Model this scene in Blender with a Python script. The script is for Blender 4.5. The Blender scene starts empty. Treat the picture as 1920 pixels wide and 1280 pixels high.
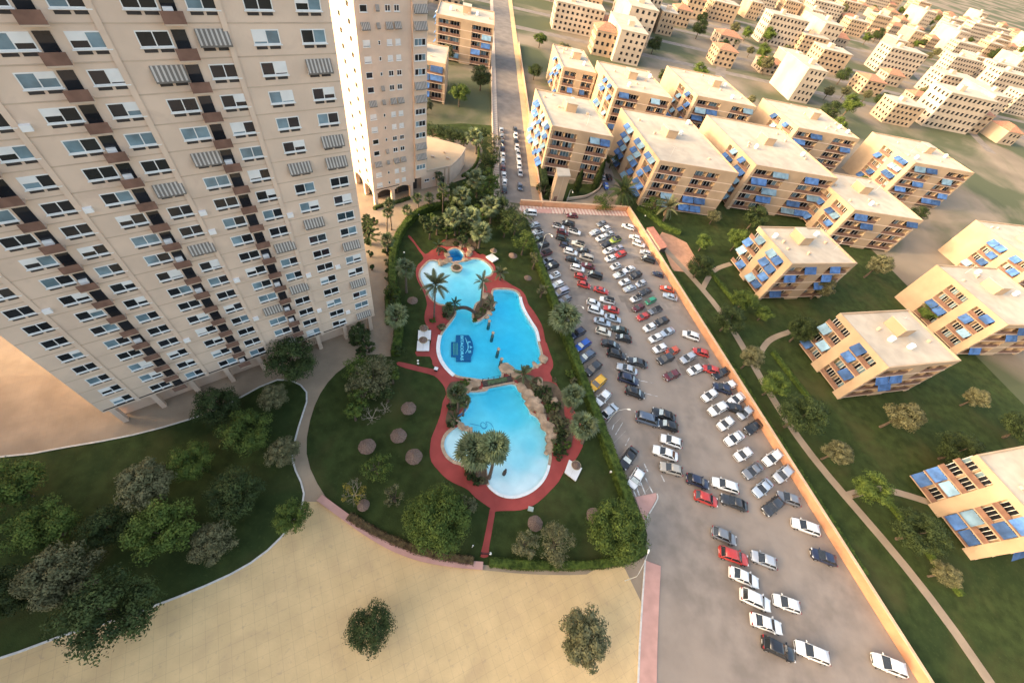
import bpy, bmesh, math, random
import numpy as np
from mathutils import Vector, Matrix, noise
from mathutils.geometry import tessellate_polygon, delaunay_2d_cdt
random.seed(7)
scene = bpy.context.scene
R_ = math.radians
# ---------------------------------------------------------------- camera
FPX, NX, NY, CAMH = 750.0, 795.0, 1225.0, 67.0       # focal length in photo pixels, nadir point, eye height
_n = np.array([NX-960, NY-640, FPX]); _n /= np.linalg.norm(_n)
_fw = np.array([0, 0, 1.0]) - _n*_n[2]; _fw /= np.linalg.norm(_fw)
_RM = np.stack([np.cross(_n, _fw), _fw, -_n])
cd = bpy.data.cameras.new('camera'); cam = bpy.data.objects.new('camera', cd)
scene.collection.objects.link(cam)
cam.location = (0, 0, CAMH)
_c = _RM @ np.diag([1, -1, -1])
cam.matrix_world = Matrix.Translation((0, 0, CAMH)) @ Matrix([list(r) for r in _c]).to_4x4()
cd.sensor_fit = 'HORIZONTAL'; cd.sensor_width = 36.0; cd.lens = 36.0*FPX/1920.0
cd.clip_start = 0.5; cd.clip_end = 9000
scene.camera = cam
# ---------------------------------------------------------------- light
SUN_AZ, SUN_EL = R_(201), R_(17)                      # late sun from the left, behind the towers
sdir = Vector((math.cos(SUN_AZ)*math.cos(SUN_EL), math.sin(SUN_AZ)*math.cos(SUN_EL), math.sin(SUN_EL)))
world = bpy.data.worlds.new('World'); scene.world = world; world.use_nodes = True
wn = world.node_tree; wn.nodes.clear()
sky = wn.nodes.new('ShaderNodeTexSky'); sky.sky_type = 'NISHITA'; sky.sun_disc = False
sky.sun_elevation = SUN_EL; sky.sun_rotation = math.atan2(sdir.x, sdir.y)
sky.dust_density = 6.0; sky.air_density = 1.0; sky.ozone_density = 0.6
bg = wn.nodes.new('ShaderNodeBackground'); bg.inputs[1].default_value = 0.15
wo = wn.nodes.new('ShaderNodeOutputWorld')
tint = wn.nodes.new('ShaderNodeMix'); tint.data_type = 'RGBA'; tint.blend_type = 'MULTIPLY'; tint.inputs[0].default_value = 1.0; tint.inputs[7].default_value = (1.045, .98, .90, 1)   # hazy, warm air
wn.links.new(sky.outputs[0], tint.inputs[6]); wn.links.new(tint.outputs[2], bg.inputs[0]); wn.links.new(bg.outputs[0], wo.inputs[0])
sl = bpy.data.lights.new('sun', 'SUN'); sl.energy = 0.5; sl.angle = R_(0.6); sl.color = (1.0, 0.83, 0.60)
so = bpy.data.objects.new('sun', sl); scene.collection.objects.link(so)
so.rotation_euler = sdir.to_track_quat('Z', 'Y').to_euler()
scene.view_settings.view_transform = 'Standard'; scene.view_settings.look = 'None'
scene.view_settings.exposure = 2.4; scene.view_settings.gamma = 1.0
scene.view_settings.use_curve_mapping = False
scene.cycles.max_bounces = 6; scene.cycles.transparent_max_bounces = 12
# ---------------------------------------------------------------- helpers
COL = scene.collection
def G(px, py, z=0.0):
    """ground point (metres) seen at a pixel of the photograph, on the level z"""
    r = _RM @ np.array([px-960.0, py-640.0, FPX]); t = (z-CAMH)/r[2]
    return Vector((r[0]*t, r[1]*t, z))
def proj(v):
    c = _RM.T @ np.array([v[0], v[1], v[2]-CAMH]); return 960+FPX*c[0]/c[2], 640+FPX*c[1]/c[2]
TILE = dict(A=(660,240), B=(860,240), C=(1060,240), D=(660,440), E=(860,440), F=(1060,440),
            g=(660,640), h=(860,640), I=(1060,640), J=(660,840), K=(860,840), L=(1060,840))
SC = {k: 0.15625 for k in TILE}
TILE.update(T1=(980,385), T2=(1100,385), T3=(1020,500), T4=(1140,500), T5=(1060,600), T6=(920,240), T7=(1000,240), T8=(1130,240))
SC.update(T1=.109375, T2=.125, T3=.109375, T4=.09375, T5=.15625, T6=.109375, T7=.125, T8=.140625)
def px(t, x, y): return (TILE[t][0]+x*SC[t], TILE[t][1]+y*SC[t])
def T(t, x, y, z=0.0): return G(*px(t, x, y), z)
def tp(t, pts): return [px(t, *p) for p in pts]
def ground_pts(pix, z=0.0): return [G(p[0], p[1], z) for p in pix]
def height_at(base, p):
    best, bz = 1e9, 1
    z = 0.3
    while z < 30:
        q = proj((base.x, base.y, z)); d = (q[0]-p[0])**2+(q[1]-p[1])**2
        if d < best: best, bz = d, z
        z += 0.1
    return bz
def smooth(pts, n=4, closed=True):
    out = []; N = len(pts)
    rng = range(N) if closed else range(N-1)
    for i in rng:
        if closed: p0, p1, p2, p3 = pts[i-1], pts[i], pts[(i+1) % N], pts[(i+2) % N]
        else: p0, p1, p2, p3 = pts[max(i-1, 0)], pts[i], pts[i+1], pts[min(i+2, N-1)]
        for k in range(n):
            t = k/n
            out.append(p1*1.0 + (p2-p0)*(0.5*t) + (p0*2-p1*5+p2*4-p3)*(0.5*t*t) + (p1*3-p0-p2*3+p3)*(0.5*t**3))
    if not closed: out.append(pts[-1].copy())
    return out
def arc_resample(pts, step, closed=False):
    P = list(pts)+([pts[0]] if closed else [])
    out = [P[0].copy()]; acc = 0.0
    for a, b in zip(P, P[1:]):
        L = (b-a).length
        if L < 1e-9: continue
        t = step-acc
        while t <= L:
            out.append(a.lerp(b, t/L)); t += step
        acc = (L-(t-step))
    return out
class MB:
    def __init__(s): s.v = []; s.f = []; s.m = []
    def add(s, v, f, m=0):
        k = len(s.v); s.v += [tuple(p) for p in v]; s.f += [tuple(i+k for i in q) for q in f]; s.m += [m]*len(f)
    def box(s, x0, x1, y0, y1, z0, z1, fn=None, m=0):
        v = [(x, y, z) for z in (z0, z1) for x, y in ((x0,y0),(x1,y0),(x1,y1),(x0,y1))]
        if fn: v = [fn(*p) for p in v]
        s.add(v, [(3,2,1,0),(4,5,6,7),(0,1,5,4),(1,2,6,5),(2,3,7,6),(3,0,4,7)], m)
    def tube(s, pts, rad, n=7, m=0, cap=True):
        pts = [Vector(p) for p in pts]; rings = []
        for i, p in enumerate(pts):
            d = (pts[min(i+1, len(pts)-1)]-pts[max(i-1, 0)]).normalized()
            a = d.orthogonal().normalized() if abs(d.z) < .95 else Vector((1,0,0)).cross(d).normalized()
            b = d.cross(a); r = rad[i] if isinstance(rad, (list, tuple)) else rad
            rings.append([p+(a*math.cos(t)+b*math.sin(t))*r for t in [2*math.pi*k/n for k in range(n)]])
        v = [q for r in rings for q in r]; f = []
        for i in range(len(pts)-1):
            for k in range(n): f.append((i*n+k, i*n+(k+1) % n, (i+1)*n+(k+1) % n, (i+1)*n+k))
        if cap: f += [tuple(range(n-1, -1, -1)), tuple(range((len(pts)-1)*n, len(pts)*n))]
        s.add(v, f, m)
    def lathe(s, prof, n=16, c=(0,0,0), m=0, jit=0):
        v = []; f = []
        for r, z in prof:
            for k in range(n):
                t = 2*math.pi*k/n; q = r*(1+random.uniform(-jit, jit)); v.append((c[0]+q*math.cos(t), c[1]+q*math.sin(t), c[2]+z))
        for i in range(len(prof)-1):
            for k in range(n): f.append((i*n+k, i*n+(k+1) % n, (i+1)*n+(k+1) % n, (i+1)*n+k))
        f += [tuple(range(n-1, -1, -1)), tuple(range((len(prof)-1)*n, len(prof)*n))]
        s.add(v, f, m)
    def mesh(s, name, mats=(), flat=True):
        me = bpy.data.meshes.new(name); me.from_pydata(s.v, [], s.f); me.update()
        for q in mats: me.materials.append(q)
        if len(mats) > 1: me.polygons.foreach_set('material_index', s.m)
        if not flat: me.polygons.foreach_set('use_smooth', [True]*len(me.polygons))
        return me
    def build(s, name, mats, parent=None, flat=True):
        if not isinstance(mats, (list, tuple)): mats = (mats,)
        return link(name, s.mesh(name, mats, flat), parent)
def link(name, me, parent=None, mat=None):
    o = bpy.data.objects.new(name, me); COL.objects.link(o)
    if parent is not None: o.parent = parent
    if mat is not None:
        o.material_slots[0].link = 'OBJECT'; o.material_slots[0].material = mat
    return o
def tag(o, label=None, cat=None, group=None, kind=None):
    if label: o['label'] = label
    if cat: o['category'] = cat
    if group: o['group'] = group
    if kind: o['kind'] = kind
    return o
def thing(name, loc, label, cat, group=None, rz=0.0):
    o = bpy.data.objects.new(name, None); COL.objects.link(o); o.location = loc; o.rotation_euler.z = rz
    o.empty_display_size = .3
    return tag(o, label, cat, group)
def copy_tree(o, parent=None):
    c = o.copy(); COL.objects.link(c); c.parent = parent
    for ch in o.children: copy_tree(ch, c)
    return c
def fill(loops):
    """triangles of an outline with holes"""
    co = [Vector((p.x, p.y)) for l in loops for p in l]; ed = []; k = 0
    for l in loops:
        n = len(l); ed += [(k+i, k+(i+1) % n) for i in range(n)]; k += n
    v, _, fc, *_r = delaunay_2d_cdt(co, ed, [], 0, 1e-5)
    out = []
    for t in fc:
        c = sum((v[i] for i in t), Vector((0, 0)))/len(t)
        if inside(c, loops[0]) and not any(inside(c, h) for h in loops[1:]):
            a, b, d = v[t[0]], v[t[1]], v[t[2]]
            out.append(tuple(t) if (b.x-a.x)*(d.y-a.y)-(b.y-a.y)*(d.x-a.x) > 0 else tuple(reversed(t)))
    return v, out
def sheet(name, outline, holes, z, mat, thick=0.0, parent=None):
    loops = [[Vector((p.x, p.y, 0)) for p in outline]]+[[Vector((p.x, p.y, 0)) for p in h] for h in holes]
    vv, f = fill(loops)
    mb = MB()
    mb.add([(p.x, p.y, z) for p in vv], f)
    if thick:
        for l in loops:
            n = len(l)
            mb.add([(p.x, p.y, z) for p in l]+[(p.x, p.y, z-thick) for p in l], [(i, (i+1) % n, n+(i+1) % n, n+i) for i in range(n)])
    return mb.build(name, mat, parent)
def inside(p, poly):
    c = False; j = len(poly)-1
    for i in range(len(poly)):
        a, b = poly[i], poly[j]
        if (a.y > p.y) != (b.y > p.y) and p.x < (b.x-a.x)*(p.y-a.y)/(b.y-a.y)+a.x: c = not c
        j = i
    return c
def ribbon(name, line, w0, w1, z0, z1, mat, parent=None, closed=False):
    """strip with thickness along a line, offsets w0..w1 to the left of it, top z1, foot z0"""
    n = len(line); A = []; B = []
    for i in range(n):
        a = line[(i-1) % n] if closed or i else line[0]; b = line[(i+1) % n] if closed or i < n-1 else line[-1]
        d = (b-a); d.z = 0; d.normalize(); nrm = Vector((-d.y, d.x, 0))
        A.append(line[i]+nrm*w0); B.append(line[i]+nrm*w1)
    v = []
    for a, b in zip(A, B): v += [(a.x,a.y,z0),(a.x,a.y,z1),(b.x,b.y,z1),(b.x,b.y,z0)]
    f = []
    for i in range(n if closed else n-1):
        j = (i+1) % n
        for k in range(4): f.append((4*i+k, 4*j+k, 4*j+(k+1) % 4, 4*i+(k+1) % 4))
    if not closed: f += [(0,1,2,3), (4*n-1,4*n-2,4*n-3,4*n-4)]
    mb = MB(); mb.add(v, f); return mb.build(name, mat, parent)
# ---------------------------------------------------------------- materials
MATS = {}
def mat(name, c, rough=.8, var=.18, scale=1.0, c2=None, metal=0.0, spec=.3, bump=0.0, bscale=None, obj=False, rand=0.0, detail=4, coat=0.0, lo=.35, hi=.68):
    if name in MATS: return MATS[name]
    m = bpy.data.materials.new(name); m.use_nodes = True; nt = m.node_tree; b = nt.nodes['Principled BSDF']
    b.inputs['Roughness'].default_value = rough; b.inputs['Metallic'].default_value = metal
    b.inputs['Specular IOR Level'].default_value = spec; b.inputs['Coat Weight'].default_value = coat
    geo = nt.nodes.new('ShaderNodeTexCoord') if obj else nt.nodes.new('ShaderNodeNewGeometry')
    src = geo.outputs['Object'] if obj else geo.outputs['Position']
    nz = nt.nodes.new('ShaderNodeTexNoise'); nz.inputs['Scale'].default_value = scale; nz.inputs['Detail'].default_value = detail
    nt.links.new(src, nz.inputs['Vector'])
    rp = nt.nodes.new('ShaderNodeValToRGB'); rp.color_ramp.elements[0].position = lo; rp.color_ramp.elements[1].position = hi
    ca = [max(0, x*(1-var)) for x in c]; cb = list(c2) if c2 else [min(1, x*(1+var)) for x in c]
    rp.color_ramp.elements[0].color = (*ca, 1); rp.color_ramp.elements[1].color = (*cb, 1)
    nt.links.new(nz.outputs['Fac'], rp.inputs[0]); last = rp.outputs[0]
    if rand:
        oi = nt.nodes.new('ShaderNodeObjectInfo'); hs = nt.nodes.new('ShaderNodeHueSaturation')
        mp = nt.nodes.new('ShaderNodeMapRange'); mp.inputs[3].default_value = 1-rand; mp.inputs[4].default_value = 1+rand
        nt.links.new(oi.outputs['Random'], mp.inputs[0]); nt.links.new(mp.outputs[0], hs.inputs['Value']); nt.links.new(last, hs.inputs['Color']); last = hs.outputs[0]
    nt.links.new(last, b.inputs['Base Color'])
    if bump:
        n2 = nt.nodes.new('ShaderNodeTexNoise'); n2.inputs['Scale'].default_value = bscale or scale*4; n2.inputs['Detail'].default_value = 5
        nt.links.new(src, n2.inputs['Vector']); bp = nt.nodes.new('ShaderNodeBump'); bp.inputs['Strength'].default_value = bump; bp.inputs['Distance'].default_value = .1
        nt.links.new(n2.outputs['Fac'], bp.inputs['Height']); nt.links.new(bp.outputs[0], b.inputs['Normal'])
    MATS[name] = m; return m
def overlay_noise(m, col, scale, lo, hi, amt=1.0):
    """a second, larger patchwork of another colour over the base colour (wear, dry grass, stains)"""
    nt = m.node_tree; b = nt.nodes['Principled BSDF']; old = b.inputs['Base Color'].links[0].from_socket
    g = nt.nodes.new('ShaderNodeNewGeometry'); nz = nt.nodes.new('ShaderNodeTexNoise'); nz.inputs['Scale'].default_value = scale; nz.inputs['Detail'].default_value = 6; nz.inputs['Distortion'].default_value = .6
    nt.links.new(g.outputs['Position'], nz.inputs['Vector'])
    mr = nt.nodes.new('ShaderNodeMapRange'); mr.inputs[1].default_value = lo; mr.inputs[2].default_value = hi; mr.inputs[4].default_value = amt
    nt.links.new(nz.outputs['Fac'], mr.inputs[0])
    mx = nt.nodes.new('ShaderNodeMix'); mx.data_type = 'RGBA'; mx.inputs[7].default_value = (*col, 1)
    nt.links.new(mr.outputs[0], mx.inputs[0]); nt.links.new(old, mx.inputs[6]); nt.links.new(mx.outputs[2], b.inputs['Base Color'])
def stripes(m, col, dirv, period, width=.5, amt=1.0):
    nt = m.node_tree; b = nt.nodes['Principled BSDF']; old = b.inputs['Base Color'].links[0].from_socket
    g = nt.nodes.new('ShaderNodeNewGeometry'); vm = nt.nodes.new('ShaderNodeVectorMath'); vm.operation = 'DOT_PRODUCT'
    vm.inputs[1].default_value = (dirv[0]/period, dirv[1]/period, dirv[2]/period if len(dirv) > 2 else 0)
    nt.links.new(g.outputs['Position'], vm.inputs[0])
    fr = nt.nodes.new('ShaderNodeMath'); fr.operation = 'FRACT'; nt.links.new(vm.outputs['Value'], fr.inputs[0])
    lt = nt.nodes.new('ShaderNodeMath'); lt.operation = 'LESS_THAN'; lt.inputs[1].default_value = width; nt.links.new(fr.outputs[0], lt.inputs[0])
    ml = nt.nodes.new('ShaderNodeMath'); ml.operation = 'MULTIPLY'; ml.inputs[1].default_value = amt; nt.links.new(lt.outputs[0], ml.inputs[0])
    mx = nt.nodes.new('ShaderNodeMix'); mx.data_type = 'RGBA'; mx.inputs[7].default_value = (*col, 1)
    nt.links.new(ml.outputs[0], mx.inputs[0]); nt.links.new(old, mx.inputs[6]); nt.links.new(mx.outputs[2], b.inputs['Base Color'])
M_lawn = mat('lawn', (.036,.050,.014), .95, .25, .5, spec=.1, bump=.5, bscale=6); overlay_noise(M_lawn, (.075,.068,.024), .10, .50, .72, .7); overlay_noise(M_lawn, (.022,.038,.012), .07, .5, .65, .6); overlay_noise(M_lawn, (.055,.075,.022), 2.2, .58, .70, .45)
M_terrain = mat('terrain', (.21,.165,.115), .95, .2, .04, bump=.3, bscale=1); overlay_noise(M_terrain, (.055,.068,.026), .018, .44, .56, .9)
M_pave = mat('paving', (.31,.235,.16), .9, .14, .25, bump=.2, bscale=3); overlay_noise(M_pave, (.24,.18,.13), .13, .5, .7, .6)
M_sand = mat('sandy_paving', (.58,.41,.205), .9, .08, .3, bump=.2, bscale=4); overlay_noise(M_sand, (.46,.32,.17), .22, .5, .7, .6); overlay_noise(M_sand, (.40,.29,.17), 1.6, .60, .72, .5)  # sandy yellow, raised in the colour so the shaded plaza looks sunlit
M_asph = mat('asphalt', (.245,.200,.162), .9, .16, .35, bump=.4, bscale=14); overlay_noise(M_asph, (.30,.24,.19), .045, .45, .62, .8); overlay_noise(M_asph, (.175,.145,.12), .16, .62, .80, .45)
M_road = mat('road_asphalt', (.20,.168,.14), .9, .16, .3, bump=.4, bscale=14); overlay_noise(M_road, (.12,.11,.10), .1, .55, .7, .6)
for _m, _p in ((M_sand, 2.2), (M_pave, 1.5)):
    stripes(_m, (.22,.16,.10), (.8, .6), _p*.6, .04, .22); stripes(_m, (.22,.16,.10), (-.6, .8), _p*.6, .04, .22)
M_red = mat('red_deck', (.335,.058,.047), .85, .14, .35, bump=.15, bscale=6); overlay_noise(M_red, (.42,.10,.08), .2, .55, .75, .4)
M_stone = mat('coping_stone', (.48,.34,.23), .8, .22, 1.4, bump=.2)
M_white = mat('white_coping', (.80,.79,.75), .6, .05, 1.0)
M_pink = mat('pink_paving', (.48,.27,.22), .85, .10, .6)
M_pinkstripe = mat('pink_striped_paving', (.50,.28,.23), .85, .12, .8); stripes(M_pinkstripe, (.60,.47,.36), (math.cos(R_(24)), math.sin(R_(24))), 1.1, .55)
M_walkstripe = mat('banded_walk_paving', (.44,.29,.23), .85, .12, .8); stripes(M_walkstripe, (.56,.45,.33), (math.cos(R_(104)), math.sin(R_(104))), 1.5, .7)
M_orange = mat('orange_render', (.56,.285,.155), .85, .14, .5, bump=.2, bscale=5)
M_cream = mat('cream_render', (.50,.38,.28), .85, .10, .25, bump=.15, bscale=4); overlay_noise(M_cream, (.46,.33,.24), .35, .55, .75, .35)
M_ochre = mat('ochre_render', (.41,.292,.188), .85, .10, .25, bump=.15, bscale=4)
M_pinkwall = mat('pale_pink_render', (.65,.495,.375), .85, .07, .3, bump=.1, bscale=4); overlay_noise(M_pinkwall, (.50,.36,.28), .5, .58, .75, .4)
M_roof = mat('roof_membrane', (.44,.375,.29), .9, .10, .3); overlay_noise(M_roof, (.33,.285,.235), .22, .5, .7, .6)
M_roofwarm = mat('roof_screed', (.46,.33,.205), .9, .08, .2); overlay_noise(M_roofwarm, (.39,.28,.18), .12, .5, .7, .6)
M_brick = mat('brown_rail', (.19,.105,.075), .8, .2, 1.0)
M_soil = mat('planting_soil', (.13,.085,.05), .95, .3, .8, bump=.4)
M_rock = mat('sandstone_rock', (.42,.285,.18), .9, .35, .7, bump=.8, bscale=2.5, detail=8); overlay_noise(M_rock, (.25,.17,.11), .8, .55, .7, .7)
M_glass = mat('dark_glass', (.018,.020,.024), .12, .3, .3, spec=.6)
M_glassblue = mat('bluish_glass', (.16,.24,.28), .15, .3, .5, spec=.6)
M_frame = mat('white_frame', (.72,.71,.68), .5, .05, 1)
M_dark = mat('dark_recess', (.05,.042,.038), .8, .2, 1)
M_awn_blue = mat('blue_awning_canvas', (.050,.115,.27), .8, .35, .7, rand=.4)
M_awn_pale = mat('faded_blue_awning_canvas', (.16,.26,.34), .8, .25, .7, rand=.25)
M_awn_grey = mat('striped_grey_awning', (.17,.15,.13), .8, .1, 1)
M_straw = mat('straw_thatch', (.185,.125,.095), .95, .35, 6, bump=.8, bscale=25, obj=True)
M_strawrim = mat('straw_rim', (.50,.40,.22), .9, .2, 4)
M_wood = mat('dark_timber', (.075,.055,.045), .8, .3, 3)
M_canvas = mat('white_canvas', (.78,.76,.73), .7, .06, .7)
M_metal = mat('pale_metal', (.62,.60,.55), .45, .08, 2, metal=.1)
M_lampglow = mat('lamp_cover', (.80,.76,.66), .4, .05, 2)
M_leaf = mat('leaf_green', (.060,.105,.020), .75, .45, 1.1, c2=(.115,.155,.028), rand=.14, spec=.2, obj=True)
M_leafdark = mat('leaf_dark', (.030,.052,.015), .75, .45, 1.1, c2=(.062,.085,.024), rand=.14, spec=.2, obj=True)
M_leafolive = mat('leaf_olive', (.10,.105,.045), .8, .4, 1.1, c2=(.20,.185,.09), rand=.12, spec=.2, obj=True)
M_leafyellow = mat('leaf_yellow', (.20,.17,.03), .8, .4, 1.1, c2=(.36,.28,.05), rand=.1, spec=.2, obj=True)
M_twig = mat('pale_twig', (.30,.25,.18), .9, .3, 2)
M_hedge = mat('hedge_leaf', (.045,.080,.012), .8, .45, 1.4, c2=(.095,.135,.022), spec=.2)
M_hedgebrown = mat('hedge_brown_leaf', (.10,.06,.03), .85, .45, 1.4, c2=(.14,.10,.045), spec=.2)
M_frond = mat('palm_frond', (.070,.100,.034), .55, .35, 1.2, c2=(.20,.23,.10), rand=.38, spec=.35, obj=True)
M_fronddk = mat('palm_frond_dark', (.040,.065,.018), .55, .35, 1.2, c2=(.095,.12,.036), rand=.35, spec=.35, obj=True)
M_frondolive = mat('date_frond', (.10,.115,.05), .6, .35, 1.2, c2=(.23,.225,.10), rand=.2, spec=.35, obj=True)
M_deadfrond = mat('dead_frond', (.27,.19,.11), .9, .3, 1.2, rand=.2, obj=True)
M_trunk = mat('palm_trunk', (.155,.115,.085), .95, .35, 5, bump=.6, obj=True)
M_bark = mat('bark', (.11,.08,.055), .95, .35, 3, bump=.6, obj=True)
# ================================================================ the setting
# ---- pool outlines (water edge)
pool_pix = (tp('D', [(1200,335),(1080,330),(950,315),(880,365),(828,435),(822,505),(855,590),(905,665),(955,765),(1050,830),(1110,840),(1230,895),(1250,950),(1200,1035),(1165,1080),(1090,1180),(1062,1280)])
  + tp('g', [(1055,100),(1075,190),(1120,275),(1205,370),(1280,415)])
  + tp('h', [(150,440),(280,458),(400,452),(510,425),(505,300),(520,265),(590,262),(640,325),(700,345),(800,345),(890,310),(985,255),(990,165),(965,60)])
  + tp('E', [(945,1270),(918,1150),(862,1060),(802,960),(762,880),(735,800),(725,735),(705,695),(650,668),(560,655),(440,660),(412,690),(412,780),(440,840),(405,905),(350,960),(300,1005),(235,1042),(175,1025),(158,960),(175,890),(205,820),(262,785),(275,700),(285,600),(305,515),(370,488),(400,440),(370,375),(290,315),(190,293),(100,320),(20,330)]))
low_pix = (tp('h', [(100,612),(230,605),(335,590),(385,545),(540,522),(655,513),(720,562),(782,660),(828,760),(860,860),(930,905),(1000,990),(1048,1090),(1068,1200)])
  + tp('K', [(1078,0),(1085,100),(1070,200),(1040,300),(980,400),(880,490),(760,550),(640,572),(520,553),(430,500),(365,430),(345,330),(330,200),(290,60)])
  + tp('h', [(240,1180),(180,1095),(100,1050),(20,1020),(5,930),(60,860),(120,780),(110,690)]))
kid_pix = tp('g', [(1280,1022),(1190,1075),(1125,1150),(1103,1230)])+tp('J', [(1112,10),(1150,85),(1225,145),(1290,165)])+tp('K', [(80,190),(180,170),(215,60)])+tp('h', [(170,1150),(110,1075),(40,1030)])
_w = [G(853.5+15.5*math.cos(t), 479+13*math.sin(t)) for t in [2*math.pi*k/20 for k in range(20)]]
pool = smooth(ground_pts(pool_pix), 4); low = smooth(ground_pts(low_pix), 4); kid = smooth(ground_pts(kid_pix), 4); whirl = _w
POOLS = [pool, low, kid, whirl]
# ---- red deck
deck_pix = (tp('D', [(690,10),(735,60),(800,150),(880,235),(950,190),(1010,150),(1100,60)])+[(840,452),(868,448),(884,455),(890,470)]
  + tp('E', [(250,240),(290,232),(335,262),(395,320),(440,385),(440,420),(470,500),(540,540),(640,605),(740,660),(800,730),(835,830),(900,918),(970,1030),(1012,1130),(1040,1280)])
  + tp('h', [(1055,20),(1085,110),(1130,240),(1128,320),(1095,375),(1120,430),(1160,480)])+[(1052,735),(1066,752),(1079,775),(1094,808),(1092,838),(1074,868)]
  + tp('K', [(1275,260),(1200,400),(1100,510),(1000,610),(880,695),(740,743),(560,750),(447,757),(432,800),(398,1000),(365,1190),(352,1300),(262,1300),(290,1160),(335,940),(372,735),(370,712),(200,592),(120,505),(30,455)])
  + tp('J', [(1280,445),(1140,370),(1040,272),(955,165),(932,50)])
  + tp('g', [(938,1270),(952,1160),(1000,1040),(1060,880),(1090,720),(1128,640),(1110,550),(1060,482),(985,412),(830,368),(650,322),(545,282),(555,245),(700,272),(985,335),(965,270),(935,182),(780,176),(776,100),(925,95)])
  + tp('D', [(950,1200),(940,1150),(892,1080),(870,1020),(876,930),(900,840),(880,740),(840,650),(782,540),(766,440),(792,360),(862,285),(800,190),(740,100),(672,25)]))
deck = smooth(ground_pts(deck_pix), 2)
# a hole that holds all basins, inside the deck
hole = smooth(ground_pts([(862,456),(884,468),(912,482),(925,508),(935,535),(965,538),(985,556),(1000,600),(1020,640),(1030,690),(1035,720),(1062,762),(1075,810),(1062,850),(1040,890),(1005,925),(955,940),(905,925),(870,900),(840,880),(822,850),(826,815),(846,780),(850,740),(828,700),(815,660),(818,635),(832,608),(815,585),(795,545),(782,510),(800,485),(830,465)]), 2)
ground = sheet('ground', [Vector((-6000,-3000,0)), Vector((7000,-3000,0)), Vector((7000,9000,0)), Vector((-6000,9000,0))], [hole], -0.03, M_terrain); tag(ground, kind='structure')
def plat(name, pix, z, m, holes=(), n=0, thick=.02):
    P = ground_pts(pix); P = smooth(P, n) if n else P
    o = sheet(name, P, list(holes), z, m, thick); tag(o, kind='structure'); return o
pave_o = sheet('courtyard_paving', ground_pts([(-900,1500),(-700,560),(-300,250),(200,180),(600,170),(760,236),(930,236),(938,372),(1000,400),(1200,960),(1215,1010),(1260,1500)]), [hole], -0.02, M_pave, .01); tag(pave_o, kind='structure')
lawn_pix = [(771,418),(790,400),(815,391),(845,387),(880,385),(915,390),(950,398),(990,412)]+[(1014,482),(1044,562),(1097,702),(1151,840),(1206,977),(1222,1022),(1190,1052),(1100,1066),(1000,1066),(905,1058),(850,1052),(790,1040),(740,1020),(700,998),(660,972),(610,930),(575,850),(590,760),(630,700),(690,665),(733,668),(738,640),(742,600),(730,540),(735,470),(745,440)]
lawn = smooth(ground_pts(lawn_pix), 3); lw = sheet('lawn', lawn, [hole], 0.0, M_lawn, .02); tag(lw, kind='structure')
dk = sheet('red_pool_deck', deck, POOLS, 0.05, M_red, .04); tag(dk, kind='structure')
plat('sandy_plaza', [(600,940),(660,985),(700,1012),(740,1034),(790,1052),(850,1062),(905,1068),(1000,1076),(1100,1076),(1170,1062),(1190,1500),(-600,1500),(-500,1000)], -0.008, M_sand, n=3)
park = smooth(ground_pts([(-140,900),(60,850),(250,815),(400,770),(520,712),(575,735),(560,800),(548,860),(570,925),(545,985),(470,1055),(330,1120),(120,1190),(-120,1230)]), 3)
o = sheet('park_lawn', park, [], -.004, M_lawn, .02); tag(o, kind='structure')
o = ribbon('park_kerb', park, -.12, .12, -.03, .10, mat('kerb_stone', (.55,.52,.47), .8, .12, 2), closed=True); tag(o, kind='structure')
# car park and streets
ux = Vector((math.cos(R_(24.4)), math.sin(R_(24.4)), 0)); uy = Vector((math.cos(R_(115)), math.sin(R_(115)), 0))
cpA = G(1014.7,485); cornerT = G(1178.7,405.6); wallBot = cornerT-uy*170
hb = cpA-uy*78
lot = [T('T1',-40,60), cornerT, wallBot, hb-uy*120, G(1262,1120)]
lot = [G(985,398), cornerT, cornerT-uy*175, cornerT-uy*175-ux*75, G(1195,1300), G(1208,1040), G(1214,1002), G(1208,980), cpA, G(999,440)]
o = sheet('car_park_asphalt', lot, [], 0.004, M_asph, .02); tag(o, kind='structure')
ed = [G(1209,1050), G(1204,1120), G(1199,1200), G(1194,1320)]
o = ribbon('plaza_pavement', ed, .15, 2.6, -.02, .13, M_pink); tag(o, kind='structure')
o = ribbon('plaza_kerb', ed, -.10, .147, -.02, .14, mat('kerb_stone', (.55,.52,.47), .8, .12, 2)); tag(o, kind='structure')
st_d = Vector((math.cos(R_(104.6)), math.sin(R_(104.6)), 0)); st_n = Vector((st_d.y, -st_d.x, 0))
s0 = G(938,373); s1 = G(997,373)
w_st = 9.6
street = [s0-st_d*1, s0+st_n*w_st-st_d*1+st_n*0.2, s0+st_n*w_st+st_d*330, s0+st_d*330]
o = sheet('street_asphalt', street, [], 0.002, M_road, .02); tag(o, kind='structure')
o = sheet('left_street_pavement', [s0-st_n*1.9-st_d*4, s0-st_n*.02-st_d*4, s0-st_n*.02+st_d*330, s0-st_n*1.9+st_d*330], [], 0.13, M_walkstripe, .14); tag(o, kind='structure')
o = sheet('right_street_pavement', [s0+st_n*(w_st+.2)+st_d*9, s0+st_n*(w_st+2.6)+st_d*9, s0+st_n*(w_st+2.6)+st_d*330, s0+st_n*(w_st+.2)+st_d*330], [], 0.13, M_sand, .14); tag(o, kind='structure')
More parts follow.
